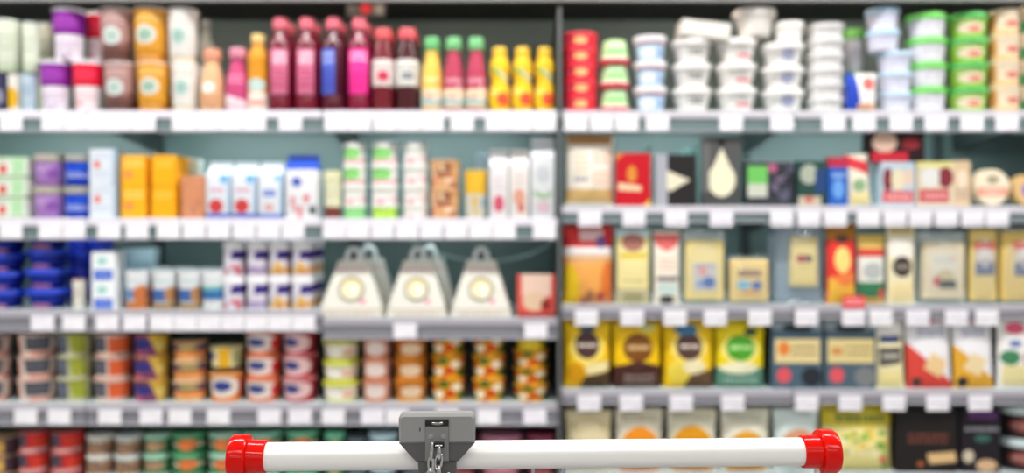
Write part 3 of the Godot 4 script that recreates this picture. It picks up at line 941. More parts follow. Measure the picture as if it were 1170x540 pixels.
	print_of("salad_tub", "9ac94c", [["e", 0.42, 0.55, 0.25, 0.26, "ead8c0"], ["e", 0.48, 0.6, 0.12, 0.14, "e0826c"], ["r", 0.75, 0.2, 1.0, 0.9, "3a8a3e"], ["t", 0.1, 0.12, 0.7, 0.28, 1, "e2efb4"]])
	print_of("peach_cup", "f0dcc0", [["r", 0.0, 0.1, 0.22, 0.9, "e8a25c"], ["e", 0.55, 0.55, 0.16, 0.13, "d87868"], ["t", 0.3, 0.15, 0.9, 0.35, 2, "c8b8a0"], ["r", 0.0, 0.78, 1.0, 1.0, "ecc48c"]])
	print_of("garden_cup", "eedcc0", [["r", 0.0, 0.55, 1.0, 1.0, "4ca05c"], ["e", 0.5, 0.4, 0.25, 0.2, "e6b888"]])
	# second shelf
	print_of("green_box", "dfe6d8", [["r", 0.55, 0.1, 0.95, 0.86, "b0d8ac"], ["e", 0.27, 0.6, 0.14, 0.24, "d06c62"], ["t", 0.08, 0.1, 0.5, 0.32, 1, "a8b4a0"], ["r", 0.0, 0.0, 1.0, 0.06, "8cc080"], ["r", 0.0, 0.9, 1.0, 1.0, "a8b49c"]])
	print_of("purple_can", "b184c8", [["t", 0.2, 0.25, 0.7, 0.5, 2, "d2b4e0"], ["e", 0.7, 0.55, 0.14, 0.2, "9660b4"], ["r", 0.0, 0.88, 1.0, 1.0, "a874be"]])
	print_of("royal_can", "1c46cc", [["p", [0.15, 0.2, 0.5, 0.35, 0.9, 0.15, 0.9, 0.3, 0.5, 0.5, 0.15, 0.4], "3060e0"], ["t", 0.2, 0.5, 0.9, 0.72, 2, "dce6fa"], ["r", 0.0, 0.9, 1.0, 1.0, "1638a8"]])
	print_of("white_box", "d9e0e8", [["e", 0.3, 0.45, 0.12, 0.12, "dc6c5e"], ["t", 0.15, 0.12, 0.8, 0.28, 2, "b8c4d4"], ["t", 0.15, 0.62, 0.8, 0.82, 2, "bcc8d8"], ["r", 0.86, 0.0, 1.0, 1.0, "b4c8dc"]])
	print_of("orange_box", "f8b224", [["e", 0.3, 0.62, 0.2, 0.14, "f4924e"], ["t", 0.1, 0.12, 0.9, 0.4, 2, "fcd47c"]])
	print_of("orange_plain_box", "f8ae1c", [["t", 0.15, 0.15, 0.85, 0.4, 2, "fcc658"]])
	print_of("copper_pack", "d08c66", [["s", 0.05, 0.1, 0.95, 0.95, 12, 0.07, ["c47850", "dca888", "b87860"]]])
	print_of("mint_pack", "dbe4d8", [["t", 0.2, 0.2, 0.8, 0.6, 3, "b0c4b4"]])
	print_of("berry_carton", "e6ebf2", [["e", 0.42, 0.72, 0.3, 0.16, "dc4c4c"], ["r", 0.0, 0.88, 1.0, 1.0, "5c70c8"], ["t", 0.15, 0.28, 0.75, 0.44, 1, "e090a8"], ["r", 0.6, 0.0, 1.0, 0.2, "6cb4e4"], ["r", 0.9, 0.0, 1.0, 0.9, "b8d4ec"]])
	print_of("milk_carton", "e8edf4", [["r", 0.2, 0.35, 0.72, 0.5, "8098d8"], ["e", 0.45, 0.75, 0.2, 0.08, "e8b0a8"], ["r", 0.0, 0.9, 1.0, 1.0, "5c78d0"], ["r", 0.7, 0.0, 1.0, 0.15, "78bcec"], ["r", 0.9, 0.0, 1.0, 0.9, "b8d4ec"]])
	print_of("big_milk", "f3f2f4", [["e", 0.35, 0.26, 0.16, 0.1, "5468c0"], ["s", 0.05, 0.5, 0.7, 0.95, 10, 0.06, ["e06c74", "ec9ca0"]], ["r", 0.75, 0.75, 0.95, 0.92, "4a5c58"]])
	print_of("cream_pot", "e6e4c4", [["r", 0.0, 0.72, 1.0, 1.0, "7c4038"], ["t", 0.2, 0.2, 0.8, 0.5, 2, "c4c49c"]])
	print_of("green_pot", "ebe9e2", [["e", 0.42, 0.45, 0.3, 0.4, "8cd478"], ["r", 0.0, 0.8, 1.0, 1.0, "e8aab4"]])
	print_of("rose_pot", "ece6e2", [["t", 0.2, 0.15, 0.8, 0.45, 2, "b0c4b0"], ["s", 0.05, 0.55, 0.95, 0.95, 8, 0.07, ["e89aa8", "f0c0c8", "d87888"]]])
	print_of("lime_pot", "a9d83e", [["t", 0.15, 0.3, 0.85, 0.6, 1, "d4ec90"], ["r", 0.0, 0.0, 1.0, 0.12, "e8eedc"]])
	print_of("leaf_pot", "84d07c", [["t", 0.15, 0.3, 0.85, 0.6, 1, "bce8b4"], ["r", 0.0, 0.0, 1.0, 0.12, "e8eedc"]])
	print_of("fruit_cup", "dca878", [["s", 0.0, 0.1, 1.0, 0.95, 30, 0.09, ["ecc498", "b4684a", "f4e0c0", "dc6e4c", "8c5a46", "f0b060"]]])
	print_of("yellow_cup", "e2ddd0", [["r", 0.0, 0.0, 1.0, 0.48, "f5c53c"], ["s", 0.1, 0.6, 0.9, 0.9, 6, 0.08, ["c8d0b0", "e8c878", "a8c4d4"]]])
	print_of("sky_box", "b4d4ea", [["t", 0.1, 0.2, 0.9, 0.6, 2, "dcecf6"]])
	print_of("straw_carton", "f0eaea", [["e", 0.5, 0.72, 0.28, 0.16, "e2647c"], ["t", 0.2, 0.2, 0.8, 0.5, 3, "d4c6c8"]])
	print_of("peach_carton", "efe8e2", [["e", 0.5, 0.6, 0.3, 0.16, "e8a892"], ["t", 0.2, 0.15, 0.8, 0.4, 2, "d4c8c0"], ["e", 0.6, 0.8, 0.2, 0.1, "dc8474"]])
	print_of("tall_carton", "e6e8ea", [["e", 0.5, 0.3, 0.3, 0.14, "cdd2d6"], ["p", [0.1, 0.55, 0.6, 0.62, 0.9, 0.55, 0.9, 0.64, 0.5, 0.7, 0.1, 0.62], "a8c898"], ["e", 0.5, 0.82, 0.3, 0.1, "e8ccd4"]])
	# third shelf
	print_of("blue_tub", "0d1a78", [["e", 0.5, 0.42, 0.3, 0.16, "2038a8"], ["e", 0.46, 0.82, 0.24, 0.16, "b87ca4"]])
	print_of("cream_cup", "eae4d8", [["t", 0.2, 0.3, 0.8, 0.6, 2, "c8bca8"]])
	print_of("teal_box", "eef2f2", [["e", 0.45, 0.32, 0.22, 0.14, "a0d4cc"], ["r", 0.12, 0.62, 0.9, 0.96, "3c64cc"], ["t", 0.2, 0.7, 0.8, 0.85, 1, "a8bcec"]])
	print_of("pale_box", "bcd6dc", [["t", 0.1, 0.2, 0.9, 0.8, 3, "94b8c4"]])
	print_of("orange_yog", "eef0f0", [["r", 0.0, 0.45, 1.0, 0.72, "6c98cc"], ["e", 0.72, 0.6, 0.24, 0.26, "e08450"], ["r", 0.0, 0.78, 1.0, 1.0, "dc8448"], ["t", 0.1, 0.15, 0.8, 0.32, 1, "cfe2e8"]])
	print_of("brown_yog", "eef0f0", [["r", 0.0, 0.45, 1.0, 0.78, "4a78bc"], ["e", 0.8, 0.6, 0.2, 0.22, "cc9464"], ["r", 0.0, 0.82, 1.0, 1.0, "b89468"], ["t", 0.1, 0.15, 0.8, 0.32, 1, "bcdce0"]])
	print_of("plain_yog", "f1f3f3", [["r", 0.0, 0.42, 1.0, 0.74, "4480bc"], ["r", 0.0, 0.36, 1.0, 0.48, "88ccc8"], ["t", 0.1, 0.12, 0.8, 0.28, 1, "ccdce4"]])
	print_of("violet_pot", "e6e0ea", [["r", 0.0, 0.16, 1.0, 0.46, "3e2c80"], ["p", [0.05, 0.1, 0.55, 0.1, 0.42, 0.6, 0.05, 0.6], "eae6f0"], ["s", 0.1, 0.62, 0.9, 0.95, 9, 0.09, ["e06878", "ec98a0", "c84860"]]])
	print_of("violet_plain", "e6e0ea", [["r", 0.0, 0.16, 1.0, 0.46, "443286"], ["p", [0.05, 0.1, 0.52, 0.1, 0.42, 0.6, 0.05, 0.6], "eae6f0"], ["r", 0.1, 0.7, 0.9, 0.95, "b8a4cc"]])
	print_of("violet_orange", "e6e0ea", [["r", 0.0, 0.16, 1.0, 0.46, "3e2c80"], ["p", [0.05, 0.1, 0.55, 0.1, 0.42, 0.6, 0.05, 0.6], "eae6f0"], ["s", 0.1, 0.62, 0.9, 0.95, 9, 0.09, ["eaa84c", "f0c878", "d88c4c"]]])
	print_of("carrier", "dcdacf", [["t", 0.25, 0.14, 0.75, 0.22, 1, "d098a8"], ["r", 0.0, 0.84, 1.0, 0.87, "b8a898"], ["t", 0.1, 0.9, 0.9, 0.97, 1, "bca094"], ["e", 0.68, 0.72, 0.05, 0.04, "e07c90"]])
	print_of("red_carton", "d85a50", [["r", 0.12, 0.0, 0.88, 0.5, "e8c8b4"], ["e", 0.45, 0.62, 0.32, 0.22, "e0c0a0"], ["e", 0.75, 0.7, 0.14, 0.14, "94342c"], ["r", 0.0, 0.88, 1.0, 1.0, "a83c38"]])
	# fourth shelf cups
	print_of("slate_pink", "e6d2c6", [["r", 0.42, 0.08, 0.85, 0.72, "56565f"], ["r", 0.0, 0.1, 0.3, 0.8, "dc8c74"], ["r", 0.5, 0.75, 1.0, 1.0, "d8a090"], ["t", 0.46, 0.2, 0.8, 0.55, 2, "707078"]])
	print_of("slate_lime", "bcbc94", [["r", 0.06, 0.04, 0.5, 0.88, "5c6270"], ["p", [0.52, 0.0, 0.8, 0.0, 0.9, 0.85, 0.6, 0.85], "a4ac3c"], ["t", 0.12, 0.2, 0.45, 0.6, 2, "80869a"], ["r", 0.0, 0.9, 1.0, 1.0, "d4cebc"]])
	print_of("slate_orange", "e2cfc2", [["r", 0.1, 0.08, 0.52, 0.8, "5a5864"], ["r", 0.56, 0.12, 1.0, 0.85, "e2663a"], ["t", 0.14, 0.2, 0.48, 0.6, 2, "787480"]])
	print_of("plum_cup", "7c4468", [["p", [0.55, 0.0, 1.0, 0.0, 1.0, 1.0, 0.75, 1.0], "d8b040"], ["e", 0.4, 0.45, 0.22, 0.24, "3c3c84"], ["e", 0.25, 0.85, 0.2, 0.14, "b85c7c"], ["e", 0.8, 0.55, 0.12, 0.2, "e0c870"]])
	print_of("orange_blue", "e88438", [["r", 0.0, 0.1, 1.0, 0.42, "4a5470"], ["e", 0.55, 0.25, 0.2, 0.14, "b4b070"], ["r", 0.0, 0.62, 1.0, 0.82, "f0b070"], ["r", 0.0, 0.88, 1.0, 1.0, "d8c8a8"]])
	print_of("lemon_cup", "e6dcae", [["r", 0.42, 0.0, 0.66, 1.0, "eeb62c"], ["e", 0.2, 0.4, 0.14, 0.22, "5c5c94"], ["r", 0.7, 0.1, 1.0, 0.9, "b8bc84"]])
	print_of("orange_logo", "e88834", [["e", 0.5, 0.45, 0.38, 0.38, "ece0d4"], ["e", 0.48, 0.42, 0.2, 0.2, "3a4890"], ["r", 0.85, 0.2, 1.0, 0.8, "d8483c"]])
	print_of("red_logo", "dc7048", [["e", 0.48, 0.45, 0.4, 0.4, "ecdcd2"], ["e", 0.42, 0.42, 0.2, 0.2, "42508e"], ["e", 0.85, 0.5, 0.12, 0.26, "d83030"]])
	print_of("crimson_logo", "b02c38", [["e", 0.4, 0.45, 0.4, 0.42, "e6c0c0"], ["e", 0.36, 0.42, 0.18, 0.2, "404a86"], ["r", 0.78, 0.1, 1.0, 0.9, "901c28"]])
	print_of("butter_tub", "ece8d2", [["e", 0.4, 0.5, 0.3, 0.3, "f4f0e4"], ["e", 0.68, 0.55, 0.14, 0.2, "e4b49c"], ["r", 0.0, 0.82, 1.0, 1.0, "d8d478"]])
	print_of("salmon_cup", "dca088", [["e", 0.5, 0.5, 0.26, 0.32, "eedcd4"], ["r", 0.0, 0.82, 1.0, 1.0, "c8784c"]])
	print_of("rust_cup", "cc7c24", [["e", 0.55, 0.5, 0.24, 0.28, "eccfae"], ["e", 0.2, 0.5, 0.12, 0.25, "a85c1c"], ["r", 0.0, 0.84, 1.0, 1.0, "e09c3c"]])
	print_of("floral_cup", "e09c1c", [["e", 0.15, 0.3, 0.11, 0.17, "b83418"], ["e", 0.42, 0.18, 0.12, 0.16, "3c6c2c"], ["e", 0.7, 0.35, 0.12, 0.17, "f6ecd0"], ["e", 0.9, 0.15, 0.1, 0.15, "c84420"], ["e", 0.3, 0.65, 0.12, 0.18, "f6ecd0"], ["e", 0.55, 0.62, 0.12, 0.17, "d0441c"], ["e", 0.82, 0.72, 0.12, 0.17, "44742e"], ["e", 0.1, 0.82, 0.12, 0.15, "4c7c34"], ["e", 0.48, 0.92, 0.1, 0.1, "f4b830"], ["s", 0.0, 0.02, 1.0, 0.98, 8, 0.06, ["305c24", "f4ead0", "b83418"]]])
	# bottom shelf
	print_of("brown_cup", "a8785a", [["e", 0.5, 0.5, 0.3, 0.3, "e0b85c"], ["r", 0.7, 0.0, 1.0, 1.0, "54404c"]])
	print_of("slate_red", "c43038", [["r", 0.1, 0.05, 0.5, 0.7, "50505c"], ["p", [0.55, 0.1, 1.0, 0.3, 1.0, 0.9, 0.6, 0.8], "d84030"], ["r", 0.0, 0.8, 1.0, 1.0, "d8b4b0"]])
	print_of("nut_tub", "94745c", [["s", 0.0, 0.2, 1.0, 1.0, 20, 0.09, ["a88868", "7c5c48", "c4a888", "6c5850"]], ["r", 0.0, 0.0, 1.0, 0.2, "c8c0b4"]])
	print_of("herb_tub", "3c7c4e", [["e", 0.5, 0.5, 0.32, 0.3, "a8886a"], ["r", 0.0, 0.0, 1.0, 0.16, "58a074"]])
	print_of("carrot_tub", "347a4a", [["r", 0.0, 0.4, 1.0, 0.6, "d8ccb4"], ["e", 0.55, 0.45, 0.2, 0.34, "e07c44"]])
	print_of("maroon_pot", "5c2030", [["e", 0.5, 0.4, 0.34, 0.28, "d07858"], ["e", 0.68, 0.45, 0.16, 0.18, "e4c078"], ["r", 0.0, 0.8, 1.0, 1.0, "401824"]])
	print_of("slate_tub", "52606a", [["t", 0.2, 0.2, 0.8, 0.5, 2, "98a8b0"]])
	# cheese side, second shelf
	print_of("paper_bag", "ece5d8", [["r", 0.05, 0.05, 0.95, 0.16, "b08450"], ["t", 0.52, 0.26, 0.9, 0.42, 2, "e8926c"], ["t", 0.16, 0.26, 0.45, 0.56, 4, "c8b48c"], ["t", 0.14, 0.58, 0.47, 0.68, 1, "84848c"], ["t", 0.52, 0.5, 0.9, 0.72, 3, "e8a878"], ["r", 0.0, 0.76, 1.0, 0.95, "d8b478"]])
	print_of("red_pack", "c41c28", [["e", 0.45, 0.4, 0.14, 0.16, "d88c3c"], ["p", [0.05, 0.56, 0.72, 0.62, 0.72, 0.72, 0.05, 0.7], "eccfa8"], ["p", [0.75, 1.0, 1.0, 0.85, 1.0, 1.0], "e8b440"], ["p", [0.0, 0.0, 0.25, 0.0, 0.0, 0.16], "d8803c"]])
	print_of("wedge_pack", "2b2829", [["r", 0.0, 0.0, 0.30, 1.0, "a9abb4"], ["p", [0.28, 0.32, 0.84, 0.5, 0.36, 0.72, 0.28, 0.66], "e6dfc4"]])
	print_of("drop_pack", "565656", [["r", 0.0, 0.72, 1.0, 1.0, "4a4a4c"], ["e", 0.5, 0.62, 0.36, 0.24, "ece6c8"], ["p", [0.2, 0.52, 0.5, 0.16, 0.8, 0.52], "ece6c8"], ["r", 0.0, 0.0, 0.18, 0.8, "6c6c6c"], ["e", 0.5, 0.08, 0.1, 0.05, "1c1c1c"]])
	print_of("olive_tray", "3b3c44", [["r", 0.05, 0.1, 0.45, 0.5, "6ec060"], ["r", 0.05, 0.5, 0.45, 0.8, "c8ccbc"], ["s", 0.5, 0.15, 0.98, 0.85, 14, 0.08, ["5c5c70", "2c2c38", "74687c"]], ["e", 0.55, 0.15, 0.1, 0.1, "b06080"]])
	print_of("forest_pack", "2d4a44", [["e", 0.4, 0.3, 0.3, 0.22, "a8b0a0"], ["r", 0.6, 0.2, 1.0, 0.7, "2c4878"], ["r", 0.05, 0.78, 0.8, 1.0, "c4b8a4"], ["e", 0.4, 0.86, 0.15, 0.08, "c87060"]])
	print_of("azure_pack", "2a60b8", [["r", 0.0, 0.0, 1.0, 0.2, "b83048"], ["e", 0.5, 0.65, 0.3, 0.2, "6ca0e0"], ["t", 0.15, 0.3, 0.85, 0.45, 1, "a8c4ec"]])
	print_of("slant_pack", "e2dcc8", [["p", [0.0, 0.0, 1.0, 0.18, 1.0, 0.42, 0.0, 0.22], "cc3844"], ["e", 0.5, 0.6, 0.3, 0.12, "8cac84"], ["r", 0.1, 0.74, 0.9, 0.95, "f0e0a0"]])
	print_of("dark_box", "2c1c1e", [["e", 0.28, 0.35, 0.22, 0.35, "d0b09c"], ["r", 0.05, 0.68, 0.7, 1.0, "c42c3c"], ["e", 0.75, 0.4, 0.16, 0.2, "8c2c34"]])
	print_of("picture_box", "b9cbd6", [["e", 0.2, 0.4, 0.14, 0.28, "7c2c34"], ["e", 0.5, 0.4, 0.2, 0.25, "e0d4b4"], ["e", 0.8, 0.35, 0.14, 0.2, "e0c4b0"], ["r", 0.05, 0.66, 0.95, 0.92, "d05058"], ["t", 0.15, 0.72, 0.85, 0.86, 1, "f0d0c8"]])
	print_of("picnic_box", "d6ccb4", [["e", 0.75, 0.35, 0.2, 0.24, "84343c"], ["e", 0.35, 0.35, 0.24, 0.22, "dcdcd8"], ["r", 0.05, 0.62, 0.85, 0.92, "c85058"], ["t", 0.15, 0.7, 0.8, 0.84, 1, "ecc8c0"], ["r", 0.0, 0.0, 1.0, 0.1, "dcd480"]])
	print_of("beige_pack", "d8bc98", [["e", 0.5, 0.4, 0.3, 0.2, "e8d8c0"], ["t", 0.1, 0.6, 0.9, 0.85, 2, "a89c94"]])
	print_of("round_label", "eee2c8", [["r", 0.05, 0.5, 0.95, 0.74, "e49c84"], ["t", 0.2, 0.55, 0.8, 0.7, 1, "f4dccc"], ["e", 0.5, 0.28, 0.18, 0.12, "a89c80"]])
	print_of("amber_label", "e2bc80", [["e", 0.5, 0.5, 0.3, 0.28, "b88cb0"], ["e", 0.4, 0.5, 0.14, 0.14, "7c84c0"]])
	# third shelf
	print_of("raclette_bag", "eea858", [["r", 0.0, 0.0, 1.0, 0.28, "d03030"], ["r", 0.32, 0.06, 0.8, 0.2, "ecc4c4"], ["r", 0.0, 0.28, 1.0, 0.4, "eae6e4"], ["t", 0.08, 0.34, 0.95, 0.48, 2, "b8a490"], ["e", 0.1, 0.8, 0.2, 0.3, "e8c028"], ["e", 0.9, 0.72, 0.16, 0.26, "e07838"], ["s", 0.35, 0.85, 0.95, 1.0, 6, 0.07, ["c05048", "a87050", "d89878"]], ["e", 0.75, 0.22, 0.1, 0.08, "6c5090"]])
	print_of("oval_pack", "e9dc9c", [["r", 0.0, 0.0, 1.0, 0.1, "c8dce0"], ["e", 0.5, 0.18, 0.34, 0.12, "a87064"], ["r", 0.1, 0.32, 0.9, 0.38, "d8c038"], ["t", 0.15, 0.66, 0.85, 0.7, 1, "a89c60"], ["r", 0.0, 0.78, 1.0, 1.0, "c4bc94"], ["t", 0.2, 0.84, 0.8, 0.92, 1, "8c8454"]])
	print_of("slim_pack", "ece4d2", [["p", [0.0, 0.05, 1.0, 0.05, 0.9, 0.2, 0.5, 0.28, 0.1, 0.2], "e06a68"], ["t", 0.2, 0.36, 0.8, 0.55, 3, "e4b4a0"], ["r", 0.1, 0.62, 0.95, 0.68, "7c6c70"], ["r", 0.15, 0.7, 0.9, 0.86, "c8dcd4"], ["e", 0.5, 0.93, 0.3, 0.06, "4c4c48"]])
	print_of("farm_label", "cfc9c6", [["e", 0.4, 0.3, 0.2, 0.16, "e49c9c"], ["e", 0.65, 0.7, 0.28, 0.2, "4c6cb0"], ["e", 0.3, 0.75, 0.16, 0.14, "8ca4cc"], ["r", 0.1, 0.06, 0.9, 0.14, "98989c"]])
	print_of("meadow_label", "e3c478", [["r", 0.1, 0.1, 0.9, 0.32, "6c3c2c"], ["e", 0.28, 0.6, 0.24, 0.16, "6cb4d4"], ["e", 0.75, 0.62, 0.2, 0.16, "3c64a8"], ["r", 0.2, 0.8, 0.8, 0.92, "d89454"], ["t", 0.15, 0.15, 0.85, 0.28, 1, "c89c5c"]])
	print_of("crimson_seal", "edd890", [["e", 0.35, 0.42, 0.24, 0.1, "b03040"], ["e", 0.68, 0.42, 0.18, 0.09, "5c3c48"], ["t", 0.2, 0.58, 0.8, 0.66, 1, "c8ac68"]])
	print_of("star_pack", "e23a34", [["r", 0.0, 0.0, 1.0, 0.22, "b07428"], ["r", 0.3, 0.16, 0.7, 0.26, "5c4438"], ["e", 0.5, 0.46, 0.28, 0.16, "f4d47c"], ["r", 0.05, 0.68, 1.0, 1.0, "ecb848"], ["p", [0.05, 0.66, 1.0, 0.6, 1.0, 0.74, 0.5, 0.78], "ec8044"]])
	print_of("alpine_pack", "dfe0d6", [["r", 0.0, 0.0, 1.0, 0.2, "d8b860"], ["r", 0.0, 0.2, 1.0, 0.32, "cc4840"], ["e", 0.5, 0.52, 0.36, 0.12, "b4b8b4"], ["r", 0.0, 0.68, 1.0, 0.9, "3c7c58"], ["r", 0.0, 0.9, 1.0, 1.0, "d8ac60"], ["e", 0.85, 0.84, 0.14, 0.07, "d05848"]])
	print_of("emblem_pack", "e9dfba", [["r", 0.1, 0.04, 0.9, 0.12, "c8b884"], ["r", 0.05, 0.16, 0.95, 0.4, "eae6da"], ["e", 0.5, 0.52, 0.36, 0.13, "403838"], ["t", 0.25, 0.47, 0.75, 0.57, 1, "a49888"], ["r", 0.1, 0.72, 0.9, 0.95, "efdca4"]])
	print_of("chalet_label", "ddd5c4", [["t", 0.1, 0.1, 0.8, 0.3, 2, "b4b8b8"], ["e", 0.55, 0.66, 0.34, 0.2, "c8b890"], ["r", 0.3, 0.75, 0.95, 0.97, "3a4438"], ["e", 0.2, 0.78, 0.14, 0.14, "c84c48"], ["e", 0.82, 0.16, 0.08, 0.06, "e09c98"]])
	print_of("cow_label", "cdbca4", [["r", 0.0, 0.0, 1.0, 0.24, "d84c3c"], ["e", 0.5, 0.4, 0.3, 0.2, "dcd4cc"], ["r", 0.05, 0.6, 1.0, 1.0, "5c6080"], ["e", 0.5, 0.62, 0.2, 0.16, "b4a8a8"]])
	# fourth shelf
	print_of("sun_bag_dark", "f2c61e", [["e", 0.5, 0.42, 0.36, 0.22, "f4da70"], ["e", 0.5, 0.38, 0.27, 0.19, "4c3430"], ["e", 0.5, 0.16, 0.18, 0.06, "4c5460"], ["t", 0.3, 0.34, 0.72, 0.42, 1, "e8dccc"], ["p", [0.4, 0.82, 1.0, 0.74, 1.0, 1.0, 0.35, 1.0], "54402c"], ["e", 0.25, 0.78, 0.2, 0.16, "e0a018"], ["p", [0.45, 0.66, 0.95, 0.6, 0.95, 0.74, 0.5, 0.8], "f0e0a8"]])
	print_of("sun_bag_brown", "f0c418", [["e", 0.5, 0.42, 0.32, 0.2, "7c4c1c"], ["t", 0.25, 0.37, 0.75, 0.46, 1, "e8cc90"], ["e", 0.7, 0.14, 0.16, 0.06, "c8cc84"], ["p", [0.0, 0.68, 0.5, 0.6, 1.0, 0.68, 1.0, 1.0, 0.0, 1.0], "4c2c28"], ["t", 0.2, 0.78, 0.85, 0.94, 2, "a8948c"], ["r", 0.0, 0.0, 1.0, 0.07, "b88c30"]])
	print_of("sun_bag_blue", "f2c81e", [["e", 0.5, 0.42, 0.36, 0.22, "f4dc78"], ["e", 0.5, 0.4, 0.27, 0.19, "543a34"], ["e", 0.45, 0.17, 0.24, 0.08, "4478a0"], ["t", 0.3, 0.36, 0.72, 0.44, 1, "e8dccc"], ["p", [0.45, 0.8, 1.0, 0.72, 1.0, 1.0, 0.4, 1.0], "685038"], ["e", 0.3, 0.76, 0.22, 0.18, "ecd450"], ["e", 0.6, 0.68, 0.24, 0.1, "f0e4b8"]])
	print_of("sun_bag_green", "eed61e", [["e", 0.48, 0.44, 0.38, 0.2, "f2e488"], ["e", 0.48, 0.42, 0.3, 0.18, "4c9c2c"], ["t", 0.25, 0.37, 0.72, 0.46, 1, "cce8a8"], ["r", 0.0, 0.7, 1.0, 1.0, "5c8c78"], ["e", 0.45, 0.7, 0.4, 0.08, "f0ecc8"], ["t", 0.15, 0.82, 0.85, 0.95, 2, "a8ccb8"], ["e", 0.7, 0.2, 0.14, 0.06, "405c40"]])
	print_of("slate_pack", "4e6372", [["r", 0.0, 0.0, 1.0, 0.16, "8c9ca4"], ["e", 0.5, 0.12, 0.3, 0.06, "2c3438"], ["r", 0.06, 0.28, 0.94, 0.62, "e2ce94"], ["e", 0.24, 0.42, 0.12, 0.1, "e0843c"], ["t", 0.38, 0.36, 0.9, 0.54, 2, "94805c"], ["e", 0.24, 0.8, 0.14, 0.11, "dc5860"], ["e", 0.78, 0.82, 0.2, 0.14, "2c3038"]])
	print_of("slate_pack_plain", "50626f", [["r", 0.0, 0.0, 1.0, 0.16, "8c9aa0"], ["e", 0.5, 0.12, 0.3, 0.06, "2c3438"], ["r", 0.06, 0.28, 0.94, 0.62, "dcca8c"], ["e", 0.24, 0.46, 0.12, 0.06, "d09058"], ["t", 0.38, 0.36, 0.9, 0.54, 2, "a08c64"], ["e", 0.24, 0.8, 0.14, 0.11, "dc5860"], ["e", 0.78, 0.82, 0.2, 0.14, "7c7f80"]])
	print_of("ivory_pack", "ece2b4", [["r", 0.0, 0.0, 1.0, 0.26, "f0eee8"], ["r", 0.15, 0.26, 0.85, 0.36, "3c4a78"], ["p", [0.1, 0.42, 0.9, 0.42, 0.9, 0.64, 0.1, 0.68], "54504c"], ["t", 0.2, 0.48, 0.8, 0.6, 1, "c8c4b4"], ["r", 0.1, 0.74, 0.9, 0.95, "efdf9c"]])
	print_of("diag_red_pack", "eceaec", [["p", [0.0, 0.38, 1.0, 0.92, 1.0, 1.0, 0.0, 1.0], "d84a40"], ["p", [0.35, 0.72, 0.55, 0.52, 0.9, 0.64, 0.72, 0.86], "eccb94"], ["t", 0.25, 0.2, 0.9, 0.34, 2, "5c6c98"], ["e", 0.55, 0.1, 0.2, 0.05, "d86c84"], ["e", 0.2, 0.9, 0.12, 0.06, "4c3c38"]])
	print_of("diag_gold_pack", "eceaec", [["p", [0.0, 0.4, 1.0, 0.88, 1.0, 1.0, 0.0, 1.0], "e0a838"], ["p", [0.2, 0.72, 0.45, 0.52, 0.85, 0.62, 0.62, 0.84], "ecd6a8"], ["t", 0.2, 0.18, 0.85, 0.32, 2, "5c6c98"], ["e", 0.5, 0.08, 0.2, 0.05, "d87c8c"], ["e", 0.2, 0.9, 0.14, 0.07, "3c3430"]])
	print_of("garden_pack", "eceae6", [["e", 0.5, 0.2, 0.3, 0.08, "e0607c"], ["e", 0.5, 0.4, 0.2, 0.05, "6c80b0"], ["e", 0.35, 0.58, 0.3, 0.1, "48845c"], ["r", 0.1, 0.68, 0.95, 0.95, "e4d8a0"], ["e", 0.85, 0.6, 0.1, 0.1, "cc6c58"]])
	# fifth shelf
	print_of("kraft_bag", "d8cca4", [["e", 0.5, 0.25, 0.36, 0.12, "c8b488"], ["e", 0.5, 0.25, 0.28, 0.08, "e0d4ac"], ["t", 0.2, 0.5, 0.8, 0.7, 2, "b49c78"]])
	print_of("orange_cheese_bag", "e0dac4", [["e", 0.5, 0.74, 0.47, 0.46, "e48c20"], ["t", 0.1, 0.08, 0.9, 0.22, 2, "a89c78"]])
	print_of("gold_cheese_bag", "e0dcc4", [["e", 0.5, 0.72, 0.47, 0.46, "d89418"], ["t", 0.1, 0.06, 0.9, 0.2, 2, "aca484"], ["e", 0.5, 0.5, 0.3, 0.06, "c8882c"]])
	print_of("pale_cheese_bag", "e0ddc8", [["e", 0.5, 0.76, 0.44, 0.42, "d89a28"], ["t", 0.1, 0.06, 0.8, 0.22, 2, "a0a890"]])
	print_of("bread_bag", "d4e2de", [["e", 0.55, 0.55, 0.4, 0.24, "cc9470"], ["e", 0.55, 0.7, 0.36, 0.2, "e0ac8c"]])
	print_of("shred_bag", "d2c03a", [["r", 0.0, 0.34, 1.0, 1.0, "e8dc90"], ["t", 0.15, 0.15, 0.9, 0.32, 1, "6c7c3c"], ["s", 0.05, 0.4, 0.95, 0.95, 30, 0.045, ["f0e8b8", "98b850", "e4c460", "78a848"]], ["e", 0.86, 0.82, 0.07, 0.06, "e07c64"]])
	print_of("black_pack", "242120", [["t", 0.2, 0.36, 0.85, 0.56, 2, "7c4438"], ["p", [0.5, 0.7, 0.95, 0.66, 0.98, 0.82, 0.55, 0.86], "dcb884"], ["e", 0.4, 0.86, 0.06, 0.04, "a85c38"]])
	print_of("violet_black_pack", "242026", [["r", 0.2, 0.04, 0.9, 0.16, "5c3468"], ["t", 0.1, 0.26, 0.95, 0.38, 1, "8c8c90"], ["e", 0.55, 0.46, 0.2, 0.06, "3c6458"], ["e", 0.2, 0.74, 0.14, 0.1, "ccc0a8"], ["e", 0.65, 0.88, 0.26, 0.09, "d4b088"]])
	print_of("dark_jar", "2c2626", [["e", 0.5, 0.5, 0.3, 0.24, "8c4440"], ["t", 0.25, 0.4, 0.75, 0.6, 2, "b49a90"]])
	var t := ImageTexture.create_from_image(sheet)
	for k in arts: arts[k].albedo_texture = t

